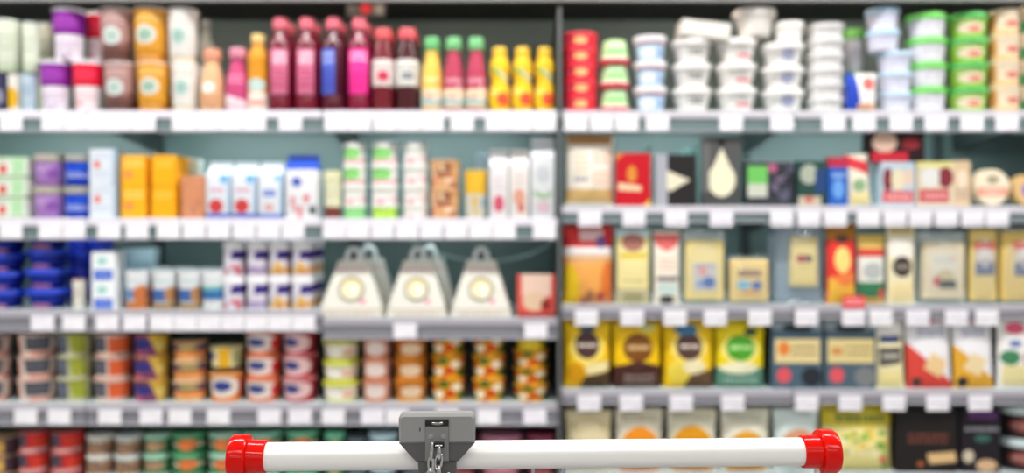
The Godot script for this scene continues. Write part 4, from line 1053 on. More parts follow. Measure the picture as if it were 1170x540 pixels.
# ------------------------------------------------------------------ stock
func stock_drinks() -> void:
	var a := "L1a"
	col(a, -6, 9, 84, 1, "cup", "dessert_pot", "pot", "navy dessert pot at the end of the top shelf beside yellow-printed pot", {"a": "navy_pot", "lid": "2c2c34", "ph": "navy dessert pot"})
	col(a, 9, 24, 84, 1, "cup", "dessert_pot", "pot", "small white dessert pot printed with a yellow circle and dark lid", {"a": "yellow_pot", "lid": "3a3a40", "ph": "yellow-printed dessert pot"})
	col(a, 24, 42, 84, 1, "cup", "dessert_pot", "pot", "small pale blue dessert pot with dark lid beside purple-topped pots", {"a": "blue_pot", "lid": "4a545c", "ph": "pale blue dessert pot"})
	var up: float = (wy(84.0, -0.05) - shelf_y[a])
	col(a, -3, 24, 24, 1, "cup", "pale_drink_pot", "pot", "tall pale green pot standing on the navy and yellow dessert pots", {"a": "pale_pot", "lid": "dfe6e2", "base": up, "quiet": 1, "tp": 0.9, "z": 0.0})
	col(a, 26, 44, 27, 1, "cup", "pale_drink_pot", "pot", "slim pale green pot standing on the pale blue dessert pot", {"a": "pale_pot", "lid": "d6e0dc", "base": up, "quiet": 1, "tp": 0.9, "z": 0.0})
	col(a, 43, 60, 28, 1, "cup", "tall_pale_cup", "cup", "tall pale green cup behind the purple-topped yogurt pots", {"a": "pale_pot", "lid": "dfe6e2", "z": 0.12, "quiet": 1, "tp": 0.9})
	col(a, 47, 82, 71, 1, "topped", "yogurt_pot", "yogurt pot", "lower white yogurt pot with purple topping cup", {"a": "lilac_cup", "top": "purple_top", "ph": "purple-topped yogurt pots"})
	var h1: float = wy(71.0, -0.05) - shelf_y[a] + 0.001
	col(a, 61, 98, 12, 1, "topped", "yogurt_pot", "yogurt pot", "upper white yogurt pot with purple topping cup", {"a": "lilac_cup", "top": "purple_top", "base": h1, "quiet": 1})
	a = "L1b"
	col(a, 84, 118, 71, 1, "topped", "yogurt_pot", "yogurt pot", "lower white yogurt pot with red topping cup", {"a": "red_cup", "top": "red_top", "ph": "red-topped yogurt pots"})
	col(a, 99, 128, 16, 1, "topped", "yogurt_pot", "yogurt pot", "upper white yogurt pot with red topping cup half behind mocha cup", {"a": "red_cup", "top": "red_top", "base": h1, "quiet": 1, "z": 0.075})
	col(a, 119, 156, 73, 1, "cup", "coffee_cup", "coffee cup", "lower mocha brown iced coffee cup with round emblem", {"a": "mocha_cup", "lid": "e9e7e4", "ph": "mocha coffee cups", "back": 1})
	col(a, 115, 153, 12, 1, "cup", "coffee_cup", "coffee cup", "upper mocha brown iced coffee cup with round emblem", {"a": "mocha_cup", "lid": "e9e7e4", "base": wy(73.0, -0.05) - shelf_y[a], "quiet": 1})
	col(a, 157, 195, 73, 1, "cup", "coffee_cup", "coffee cup", "lower caramel orange iced coffee cup with round emblem", {"a": "caramel_cup", "lid": "e9e7e4", "ph": "caramel orange coffee cups", "back": 1})
	col(a, 153, 194, 12, 1, "cup", "coffee_cup", "coffee cup", "upper caramel orange iced coffee cup with round emblem", {"a": "caramel_cup", "lid": "e9e7e4", "base": wy(73.0, -0.05) - shelf_y[a], "quiet": 1})
	col(a, 196, 228, 73, 1, "cup", "coffee_cup", "coffee cup", "lower white iced coffee cup with pale round emblem", {"a": "latte_cup", "lid": "ecebe8", "ph": "white coffee cups", "back": 1})
	col(a, 192, 227, 12, 1, "cup", "coffee_cup", "coffee cup", "upper white iced coffee cup with pale round emblem", {"a": "latte_cup", "lid": "ecebe8", "base": wy(73.0, -0.05) - shelf_y[a], "quiet": 1})
	col(a, 226, 245, 24, 1, "bottle", "glass_bottle", "bottle", "tall grey glass bottle behind the small peach bottle", {"a": "glass_bottle", "lid": "8a8f88", "z": 0.17, "quiet": 1})
	col(a, 229, 257, 57, 1, "bottle", "drink_bottle", "bottle", "small peach-coloured drink bottle beside the white coffee cups", {"a": "peach_bottle", "lid": "d89070", "style": "smooth", "ph": "small peach drink bottle"})
	col(a, 258, 286, 56, 1, "bottle", "drink_bottle", "bottle", "pink drink bottle with slanting white base", {"a": "pink_drink", "lid": "d88aa0", "style": "smooth", "ph": "pink drink bottle"})
	col(a, 283, 307, 40, 1, "bottle", "drink_bottle", "bottle", "amber drink bottle with yellow cap and white base", {"a": "amber_drink", "lid": "e2c078", "style": "tall", "ph": "amber drink bottle"})
	for q in [[321.0, "pink_label", "tall red juice bottle with pale pink label beside amber bottle", "L1b", "6d0f26"], [351.0, "pink_label", "tall red juice bottle with pale pink label beside blue-labelled one", "L1b", "6d0f26"], [381.5, "blue_label", "tall dark red juice bottle with blue label", "L1c", "521022"], [411.0, "magenta_label", "tall red juice bottle with bright magenta label", "L1c", "7a0f30"]]:
		col(q[3], q[0] - 14.5, q[0] + 14.5, 22, 1, "bottle", "juice_bottle", "bottle", q[2], {"a": q[4], "label": q[1], "lid": "e2697a", "g": "tall red juice bottles", "back": 1, "ph": {321.0: "first pink-labelled juice bottle", 351.0: "second pink-labelled juice bottle", 381.5: "blue-labelled juice bottle", 411.0: "magenta-labelled juice bottle"}[q[0]]})
	a = "L1c"
	col(a, 425, 451, 34, 1, "bottle", "juice_bottle", "bottle", "short brown-red juice bottle with pink berry label", {"a": "74202a", "label": "berry_label", "lid": "dc5a5c", "style": "short", "g": "short juice bottles", "back": 1, "ph": "short brown-red juice bottles"})
	col(a, 452, 479, 34, 1, "bottle", "juice_bottle", "bottle", "short dark brown juice bottle with grey berry label", {"a": "4a1c22", "label": "black_label", "lid": "dc5a62", "style": "short", "g": "short juice bottles", "back": 1, "ph": "dark brown juice bottle"})
	col(a, 481, 506, 44, 1, "bottle", "smoothie_bottle", "bottle", "yellow smoothie bottle with green cap", {"a": "yellow_fruit", "label": "fruit_sleeve", "lid": "6fc07c", "style": "smooth", "g": "green-capped smoothie bottles", "back": 1, "ph": "yellow smoothie bottle"})
	for x in [518.5, 544.0]:
		col(a, x - 12.5, x + 12.5, 44, 1, "bottle", "smoothie_bottle", "bottle", "raspberry red smoothie bottle with green cap " + ("beside the yellow smoothie" if x < 530.0 else "beside mango drinks"), {"a": "red_fruit", "label": "fruit_sleeve", "lid": "7cc686", "style": "smooth", "g": "green-capped smoothie bottles", "back": 1, "ph": "raspberry red smoothie bottles"})
	for x in [571.0, 597.0, 622.5]:
		col(a, x - 12.5, x + 12.5, 55, 1, "bottle", "mango_drink_bottle", "bottle", "waisted yellow mango drink bottle " + ("beside raspberry smoothies" if x < 580.0 else ("between its two twins" if x < 610.0 else "beside the case divider")), {"a": "mango_bottle", "lid": "f0c63a", "style": "wavy", "g": "yellow mango drink bottles", "back": 1, "ph": "mango bottle " + ("beside raspberry smoothies" if x < 580.0 else ("between its twins" if x < 610.0 else "beside the divider"))})

func stock_tubs() -> void:
	var a := "R1a"
	col(a, 642, 683, 40, 5, "tub", "red_tub", "tub", "%s bright red tub in the stack beside the case divider", {"a": "red_tub", "lid": "e8283e", "ph": "bright red tubs", "tp": 0.93})
	col(a, 684, 720, 48, 3, "inverted", "green_tub", "tub", "%s pale green tub standing upside down on its red lid", {"a": "green_tub", "lid": "c82840", "ph": "pale green tubs"})
	col(a, 723, 762, 43, 3, "tub", "sky_blue_tub", "tub", "%s sky blue tub with red band and white lid", {"a": "sky_tub", "lid": "e2dfe2", "ph": "sky blue tubs", "tp": 0.76})
	col(a, 767, 813, 47, 3, "tub", "white_tub", "tub", "%s plain white tub with grey print in the stack beside sky blue tubs", {"a": "white_tub", "lid": "e6e3df", "ph": "plain white tubs", "tp": 0.72})
	var h3: float = wy(47.0, -0.06) - shelf_y[a] + 0.002
	col(a, 773, 830, 28, 1, "box", "white_carton_tray", "carton", "flat off-white carton lying tilted on the white tubs", {"a": "e4e0d8", "base": h3, "quiet": 1, "d": 0.08, "roll": -0.10})
	col(a, 817, 864, 47, 3, "tub", "white_tub", "tub", "%s white tub with small red mark in the stack with grey print", {"a": "white_red_tub", "lid": "e8e5e1", "ph": "white tubs with red mark", "tp": 0.72})
	col(a, 837, 886, 13, 1, "tub", "wide_white_tub", "tub", "wide white tub perched on top of the white tub stacks", {"a": "e6e2dc", "lid": "e9e6e0", "base": h3 + 0.008, "quiet": 1, "tp": 0.7, "z": 0.0})
	col(a, 869, 918, 52, 3, "tub", "white_tub", "tub", "%s white tub with pale blue mark beside the thin grey-white tubs", {"a": "white_blue_tub", "lid": "eae8e4", "ph": "white tubs with pale blue mark", "tp": 0.74})
	col(a, 884, 918, 27, 1, "tub", "white_tub", "tub", "loose white tub on top of the stack with pale blue mark", {"a": "efece8", "lid": "f0eee8", "base": wy(52.0, -0.06) - shelf_y[a] + 0.001, "quiet": 1, "tp": 0.8})
	a = "R1b"
	col(a, 921, 964, 30, 6, "tub", "grey_white_tub", "tub", "%s flat grey-white tub in the ribbed stack of six", {"a": "grey_tub", "lid": "d9d8d8", "ph": "flat grey-white tubs", "tp": 0.84})
	col(a, 962, 988, 34, 2, "tub", "green_rimmed_tub", "tub", "%s small white tub with green rim behind the blue and red pack", {"a": "white_green_tub", "lid": "7cc860", "z": 0.09, "quiet": 1})
	col(a, 965, 1001, 84, 1, "pouch", "snack_pack", "pack", "blue and white snack pack with red spot between tub stacks", {"a": "blue_red_pack", "ph": "blue and white snack pack"})
	col(a, 1002, 1041, 61, 3, "tub", "lavender_tub", "tub", "%s lavender-white tub with pale blue lid in the stack beside green lids", {"a": "lavender_tub", "lid": "bcd2e6", "ph": "lavender-white tubs"})
	col(a, 989, 1027, 12, 2, "tub", "sky_lidded_tub", "tub", "%s white tub with sky blue lid set off-centre on the lavender stack", {"a": "lavender_tub", "lid": "b4d2ea", "quiet": 1, "base": wy(61.0, -0.06) - shelf_y[a] + 0.001})
	col(a, 1036, 1080, 18, 4, "tub", "green_lidded_tub", "tub", "%s white tub with bright green lid", {"a": "white_green_tub", "lid": "6cce58", "ph": "white tubs with green lids"})
	col(a, 1082, 1128, 18, 4, "tub", "salad_tub", "tub", "%s green salad tub with picture label and dark green lid", {"a": "salad_tub", "lid": "4cae50", "ph": "green salad tubs"})
	col(a, 1128, 1164, 14, 4, "cup", "peach_cup", "cup", "%s peach and white cup in the stack beside green salad tubs", {"a": "peach_cup", "lid": "f0e4d0", "ph": "peach and white cups", "tp": 0.88})
	col(a, 1166, 1192, 8, 4, "cup", "garden_cup", "cup", "%s cream cup with green base beside the peach cups", {"a": "garden_cup", "lid": "ecdcc4", "ph": "cream cups with green base", "tp": 0.88})

func stock_boxes() -> void:
	var a := "L2a"
	col(a, 2, 38, 180, 3, "box", "yogurt_box", "box", "%s white and pale green yogurt box with red spot", {"a": "green_box", "ph": "white and green yogurt boxes", "d": 0.07})
	col(a, 40, 75, 176, 2, "tub", "purple_pot", "pot", "%s lavender purple dessert pot with grey-brown lid", {"a": "purple_can", "lid": "a8a094", "ph": "lavender purple pots", "tp": 0.88})
	col(a, 75, 107, 176, 2, "tub", "royal_blue_pot", "pot", "%s royal blue pot with white print and grey lid", {"a": "royal_can", "lid": "9a9a94", "ph": "royal blue pots", "tp": 0.9})
	a = "L2b"
	col(a, 108, 138, 171, 2, "box", "white_box", "box", "%s white box with one small red dot", {"a": "white_box", "ph": "white boxes with red dot", "d": 0.06})
	col(a, 144, 172, 178, 2, "box", "orange_box", "box", "%s orange box with darker spot beside the white boxes", {"a": "orange_box", "ph": "orange boxes", "d": 0.06, "back": 1})
	col(a, 178, 206, 178, 2, "box", "orange_box", "box", "%s plain orange box beside the copper pack", {"a": "orange_plain_box", "ph": "plain orange boxes", "d": 0.06, "back": 1})
	col(a, 207, 230, 182, 1, "box", "mint_pack", "pack", "pale mint pack standing behind the copper pack", {"a": "mint_pack", "z": 0.09, "quiet": 1, "d": 0.05})
	col(a, 211, 238, 201, 1, "box", "copper_pack", "pack", "small mottled copper pack between orange boxes and milk cartons", {"a": "copper_pack", "ph": "small copper pack", "d": 0.05})
	for q in [[239.0, "berry_carton", "white gable-top carton with red berries beside the copper pack"], [268.0, "berry_carton", "white gable-top carton with red berries beside blue-printed milk carton"], [297.5, "milk_carton", "white gable-top milk carton with blue print and base"]]:
		col(a, q[0] + 0.5, q[0] + 28.5, 185, 1, "carton", "milk_carton", "carton", q[2], {"a": q[1], "top": "dceaf4", "g": "small gable-top cartons", "ph": {239.0: "first berry carton", 268.0: "second berry carton", 297.5: "blue-printed milk carton"}[q[0]]})
	col(a, 329, 366, 177, 1, "carton", "large_milk_carton", "carton", "larger white milk carton with bright blue top", {"a": "big_milk", "top": "2a54cc", "ph": "larger milk carton with blue top", "d": 0.06})
	a = "L2c"
	col(a, 370, 391, 194, 1, "tub", "cream_pot", "pot", "small cream pot with dark red base beside the larger milk carton", {"a": "cream_pot", "lid": "dad8b0", "ph": "small cream pot", "tp": 0.9})
	var towers := [[392.0, 419.0, 0], [424.0, 456.0, 1], [460.0, 489.0, 2]]
	for q in towers:
		var i: int = q[2]
		var lower := ["leaf_pot", "lime_pot", "rose_pot"]
		var hb: float = 0.046
		col(a, q[0], q[1], 232.5, 1, "tub", "pudding_pot", "pot", ["leaf green pudding pot at the foot of its tower", "lime green pudding pot at the foot of its tower", "rose-printed pudding pot at the foot of the all-white tower"][i], {"a": lower[i], "lid": "e6e6de", "ph": ["leaf green pudding pot", "lime green pudding pot", "rose-printed pudding pots"][i], "tp": 0.92, "d": 0.06})
		hb = wy(232.5, -0.04) - shelf_y[a]
		for k in 3:
			var t0: float = 232.5 - 23.0 * (k + 1)
			var art: String = ["rose_pot", "green_pot", "green_pot"][k] if i == 0 else (["rose_pot", "green_pot", "green_pot"][k] if i == 1 else "rose_pot")
			var what: String = "green-spotted" if art == "green_pot" else "rose-printed"
			col(a, q[0], q[1], t0, 1, "tub", "pudding_pot", "pot", "%s white pudding pot, %s in the tower %s" % [what, ["second", "third", "topmost"][k], ["over the leaf green pot", "over the lime green pot", "beside the fruit cups"][i]], {"a": art, "lid": "ebe9e4", "base": hb, "quiet": 1, "tp": 0.92})
			hb = wy(t0, -0.04) - shelf_y[a]
	col(a, 490, 527, 183, 2, "cup", "fruit_cup", "cup", "%s brown and orange fruit-printed cup", {"a": "fruit_cup", "lid": "dcc8a8", "ph": "fruit-printed cups"})
	col(a, 530, 558, 195, 1, "cup", "yellow_cup", "cup", "single cup with yellow upper half and white base", {"a": "yellow_cup", "lid": "f0c860", "ph": "yellow and white cup", "tp": 0.85})
	col(a, 543, 558, 176, 1, "box", "sky_blue_box", "box", "slim sky blue box behind the yellow and white cup", {"a": "sky_box", "z": 0.10, "quiet": 1, "d": 0.05})
	col(a, 559, 581, 171, 1, "carton", "tall_carton", "carton", "slim white carton with strawberry red spot", {"a": "straw_carton", "top": "e8e6e8", "ph": "slim strawberry carton", "d": 0.06})
	col(a, 582, 605, 171, 1, "carton", "tall_carton", "carton", "slim white carton with peach-coloured spots", {"a": "peach_carton", "top": "e8e4e2", "ph": "slim peach carton", "d": 0.06})
	col(a, 606, 634, 157, 1, "carton", "tall_carton", "carton", "tallest grey-white carton with green swirl beside the case divider", {"a": "tall_carton", "top": "dfe4e8", "ph": "tallest grey-white carton", "d": 0.06})

func stock_pots() -> void:
	var a := "L3a"
	col(a, -16, 30, 268, 4, "tub", "blue_tub", "tub", "%s deep blue tub in the outer blue stack", {"a": "blue_tub", "lid": "1f44cc", "ph": "outer blue tubs", "tp": 0.70})
	col(a, 32, 80, 262, 4, "tub", "blue_tub", "tub", "%s deep blue tub in the stack beside the small cream cup", {"a": "blue_tub", "lid": "1f44cc", "ph": "deep blue tubs", "tp": 0.70})
	col(a, 76, 104, 268, 4, "tub", "blue_tub", "tub", "%s deep blue tub in the stack behind the small cream cup", {"a": "1f36ac", "lid": "1a38bc", "quiet": 1, "z": 0.14, "tp": 0.76})
	col(a, 83, 98, 318, 1, "cup", "cream_cup", "cup", "small cream cup with burgundy lid beside the blue tubs", {"a": "cream_cup", "lid": "802a3c", "ph": "small cream cup", "tp": 0.85, "z": 0.01})
	a = "L3b"
	col(a, 100, 130, 268, 3, "tub", "blue_tub", "tub", "%s deep blue tub half hidden behind the teal-printed boxes", {"a": "1f36ac", "lid": "1a38bc", "quiet": 1, "z": 0.15, "tp": 0.78})
	col(a, 110, 138, 287, 2, "box", "teal_printed_box", "box", "%s white box with teal and blue print", {"a": "teal_box", "ph": "teal-printed boxes", "d": 0.06})
	col(a, 140, 180, 283, 1, "box", "pale_blue_box", "box", "pale blue box standing behind the white yogurt cups", {"a": "pale_box", "z": 0.235, "quiet": 1, "d": 0.05})
	for q in [[144.0, "orange_yog", "white yogurt cup with blue band and orange base"], [174.5, "brown_yog", "white yogurt cup with blue band and tan base beside orange-based one"], [204.0, "brown_yog", "white yogurt cup with blue band and tan base beside teal-banded one"], [231.0, "plain_yog", "white yogurt cup with blue and teal band, plain base"]]:
		col(a, q[0], q[0] + 28.0, 309, 1, "cup", "yogurt_cup", "cup", q[2], {"a": q[1], "lid": "e8eef0", "g": "white yogurt cups with blue bands", "ph": "yogurt cup with " + {144.0: "orange base", 174.5: "first tan base", 204.0: "second tan base", 231.0: "teal band"}[q[0]], "tp": 0.88, "back": 2})
	var vi := ["violet_pot", "violet_plain", "violet_orange", "violet_orange"]
	for k in 4:
		var x: float = [255.0, 282.0, 307.0, 333.0][k]
		var nm: String = ["pink-fruited", "plain lilac", "orange-fruited", "orange-fruited"][k]
		col(a, x, x + 25.5, 274, 2, "tub", "violet_pot", "pot", "%s " + nm + " white pot with violet band" + (" beside the cake carriers" if k == 3 else ""), {"a": vi[k], "lid": "f1eff2", "ph": nm + " violet-banded pots", "tp": 0.9, "back": 2, "g": "white pots with violet band"})
	a = "L3c"
	for q in [[368.0, 441.0, "beside the violet-banded pots", 1], [443.0, 512.0, "between two other carriers", 1], [515.0, 585.0, "beside the red picture carton", 0]]:
		col(a, q[0], q[1], 281, 1, "carrier", "cake_carrier", "cake box", "white cake carrier box with round window " + q[2], {"a": "carrier", "ph": "cake carriers", "back": q[3], "shift": 0.022, "g": "white cake carrier boxes", "turn": 0.02})
	col(a, 590, 634, 313, 1, "box", "picture_carton", "box", "low red and cream picture carton beside the cake carriers", {"a": "red_carton", "ph": "red picture carton", "d": 0.06})

func stock_cups() -> void:
	var a := "L4a"
	col(a, -28, 12, 381, 3, "cup", "slate_label_cup", "cup", "%s pink cup with dark label at the shelf end", {"a": "slate_pink", "lid": "e0c8bc", "ph": "pink cups"})
	col(a, 22, 66, 379, 3, "cup", "slate_label_cup", "cup", "%s pinkish cup with dark square label beside lime-printed cups", {"a": "slate_pink", "lid": "d0a898", "ph": "pinkish dark-labelled cups"})
	col(a, 66, 106, 379, 3, "cup", "slate_label_cup", "cup", "%s lime-printed cup with slate label", {"a": "slate_lime", "lid": "b0b090", "ph": "lime-printed cups"})
	a = "L4b"
	col(a, 108, 151, 379, 3, "cup", "slate_label_cup", "cup", "%s orange-printed cup with slate label", {"a": "slate_orange", "lid": "c89880", "ph": "orange-printed slate cups"})
	col(a, 153, 194, 379, 3, "cup", "plum_cup", "cup", "%s plum and yellow fruit cup", {"a": "plum_cup", "lid": "c08a60", "ph": "plum and yellow cups"})
	col(a, 198, 238, 388, 3, "cup", "orange_cup", "cup", "%s orange yogurt cup with dark blue band", {"a": "orange_blue", "lid": "c8bc9c", "ph": "orange cups with blue band"})
	col(a, 240, 279, 394, 1, "cup", "lemon_cup", "cup", "pale lemon cup with yellow stripe, standing upper on a logo cup", {"a": "lemon_cup", "lid": "e2d8a0", "base": 0.092, "quiet": 1})
	col(a, 240, 279, 424, 1, "cup", "logo_cup", "cup", "orange cup with blue oval logo under the lemon cup", {"a": "orange_logo", "lid": "e8b070", "ph": "orange logo cup and lemon cup"})
	col(a, 281, 322, 377, 3, "cup", "logo_cup", "cup", "%s orange-red cup with blue oval logo", {"a": "red_logo", "lid": "dc8c60", "ph": "orange-red logo cups"})
	col(a, 323, 364, 377, 3, "cup", "logo_cup", "cup", "%s crimson cup with blue oval logo", {"a": "crimson_logo", "lid": "d8a0a0", "ph": "crimson logo cups"})
	a = "L4c"
	col(a, 369, 412, 385, 3, "tub", "butter_tub", "tub", "%s white butter tub with yellow-green lid", {"a": "butter_tub", "lid": "c8cc48", "ph": "butter tubs with yellow-green lids", "tp": 0.84})
	col(a, 414, 448, 384, 3, "cup", "salmon_cup", "cup", "%s salmon pink cup with pale oval", {"a": "salmon_cup", "lid": "c8886c", "ph": "salmon pink cups"})
	col(a, 449, 489, 384, 3, "cup", "rust_cup", "cup", "%s rust orange cup with pale oval", {"a": "rust_cup", "lid": "b86c28", "ph": "rust orange cups"})
	col(a, 492, 532, 378, 3, "cup", "floral_cup", "cup", "%s orange floral cup in the stack beside rust orange cups", {"a": "floral_cup", "lid": "d09028", "ph": "orange floral cups", "tp": 0.84})
	col(a, 539, 578, 378, 3, "cup", "floral_cup", "cup", "%s orange floral cup in the stack between the other floral stacks", {"a": "floral_cup", "lid": "d8a440", "ph": "middle orange floral cups", "tp": 0.84})
	col(a, 586, 627, 398, 3, "cup", "floral_cup", "cup", "%s orange floral cup in the stack under the yellow tub", {"a": "floral_cup", "lid": "d8a440", "ph": "third floral stack", "tp": 0.84})
	col(a, 587, 626, 376, 1, "tub", "yellow_tub", "tub", "bright yellow tub with lime lid on top of floral cups", {"a": "eed22c", "lid": "c6d03a", "base": wy(398.0, -0.06) - shelf_y[a] + 0.001, "quiet": 1})
	# fifth shelf, cut by the lower edge of the picture
	a = "L5a"
	col(a, -18, 24, 496, 3, "cup", "brown_cup", "cup", "%s brown cup with yellow oval on the fifth shelf", {"a": "brown_cup", "lid": "c8a880", "ph": "brown cups"})
	col(a, 22, 58, 490, 3, "cup", "slate_red_cup", "cup", "%s red cup with slate label beside brown cups", {"a": "slate_red", "lid": "c07c78", "ph": "red slate cups"})
	col(a, 59, 98, 490, 3, "cup", "slate_red_cup", "cup", "%s red cup with slate label beside nut tubs", {"a": "slate_red", "lid": "c46c68", "ph": "red slate cups"})
	a = "L5b"
	col(a, 100, 131, 494, 3, "tub", "nut_tub", "tub", "%s mottled brown nut tub beside the red slate cups", {"a": "nut_tub", "lid": "cfcfc8", "ph": "nut tubs", "tp": 0.9})
	col(a, 132, 164, 494, 3, "tub", "nut_tub", "tub", "%s mottled brown nut tub beside the herb tubs", {"a": "nut_tub", "lid": "c4ccc8", "ph": "nut tubs", "tp": 0.9})
	col(a, 165, 196, 493, 3, "tub", "herb_tub", "tub", "%s dark green herb tub with brown oval", {"a": "herb_tub", "lid": "9cc8b0", "ph": "herb tubs", "tp": 0.9})
	col(a, 197, 237, 491, 3, "tub", "carrot_tub", "tub", "%s green tub with carrot orange print beside herb tubs", {"a": "carrot_tub", "lid": "54a070", "ph": "carrot tubs", "tp": 0.9})
	col(a, 239, 276, 491, 3, "tub", "carrot_tub", "tub", "%s green tub with carrot orange print behind the red end cap", {"a": "carrot_tub", "lid": "9ccab4", "ph": "carrot tubs", "tp": 0.9})
	col(a, 278, 326, 489, 3, "tub", "mint_lidded_tub", "tub", "%s green tub with mint lid in the stack beside carrot tubs", {"a": "carrot_tub", "lid": "86c8ae", "ph": "mint-lidded tubs", "tp": 0.85})
	col(a, 327, 366, 489, 3, "tub", "mint_lidded_tub", "tub", "%s green tub with mint lid at the end of its shelf", {"a": "carrot_tub", "lid": "6cc098", "ph": "mint-lidded tubs", "tp": 0.85})
	a = "L5c"
	col(a, 371, 395, 491, 2, "tub", "mint_lidded_tub", "tub", "%s narrow green tub with mint lid beside slate tubs", {"a": "carrot_tub", "lid": "6cc098", "ph": "mint-lidded tub", "tp": 0.85})
	col(a, 396, 420, 497, 2, "tub", "slate_tub", "tub", "%s slate grey tub beside the pale blue-lidded tub", {"a": "slate_tub", "lid": "5c6c74", "ph": "slate tubs", "tp": 0.9})
	col(a, 421, 456, 491, 2, "tub", "pale_lidded_tub", "tub", "%s grey tub with pale blue lid beside the coin lock", {"a": "slate_tub", "lid": "b8d8e2", "ph": "pale blue-lidded tubs", "tp": 0.9})
	col(a, 458, 500, 500, 2, "tub", "slate_tub", "tub", "%s slate grey tub behind the coin lock", {"a": "slate_tub", "lid": "48545c", "ph": "slate tubs", "tp": 0.9})
	col(a, 502, 546, 494, 2, "tub", "maroon_pot", "pot", "%s maroon pot behind the coin lock", {"a": "maroon_pot", "lid": "6c2c40", "ph": "maroon pots", "tp": 0.88})
	col(a, 549, 597, 493, 2, "tub", "maroon_pot", "pot", "%s maroon pot with pink lid and orange fruit print", {"a": "maroon_pot", "lid": "b87890", "ph": "maroon pots", "tp": 0.88})
	col(a, 601, 637, 493, 2, "tub", "maroon_pot", "pot", "%s maroon pot with wine-red lid beside the case divider", {"a": "maroon_pot", "lid": "803048", "ph": "maroon pots", "tp": 0.88})

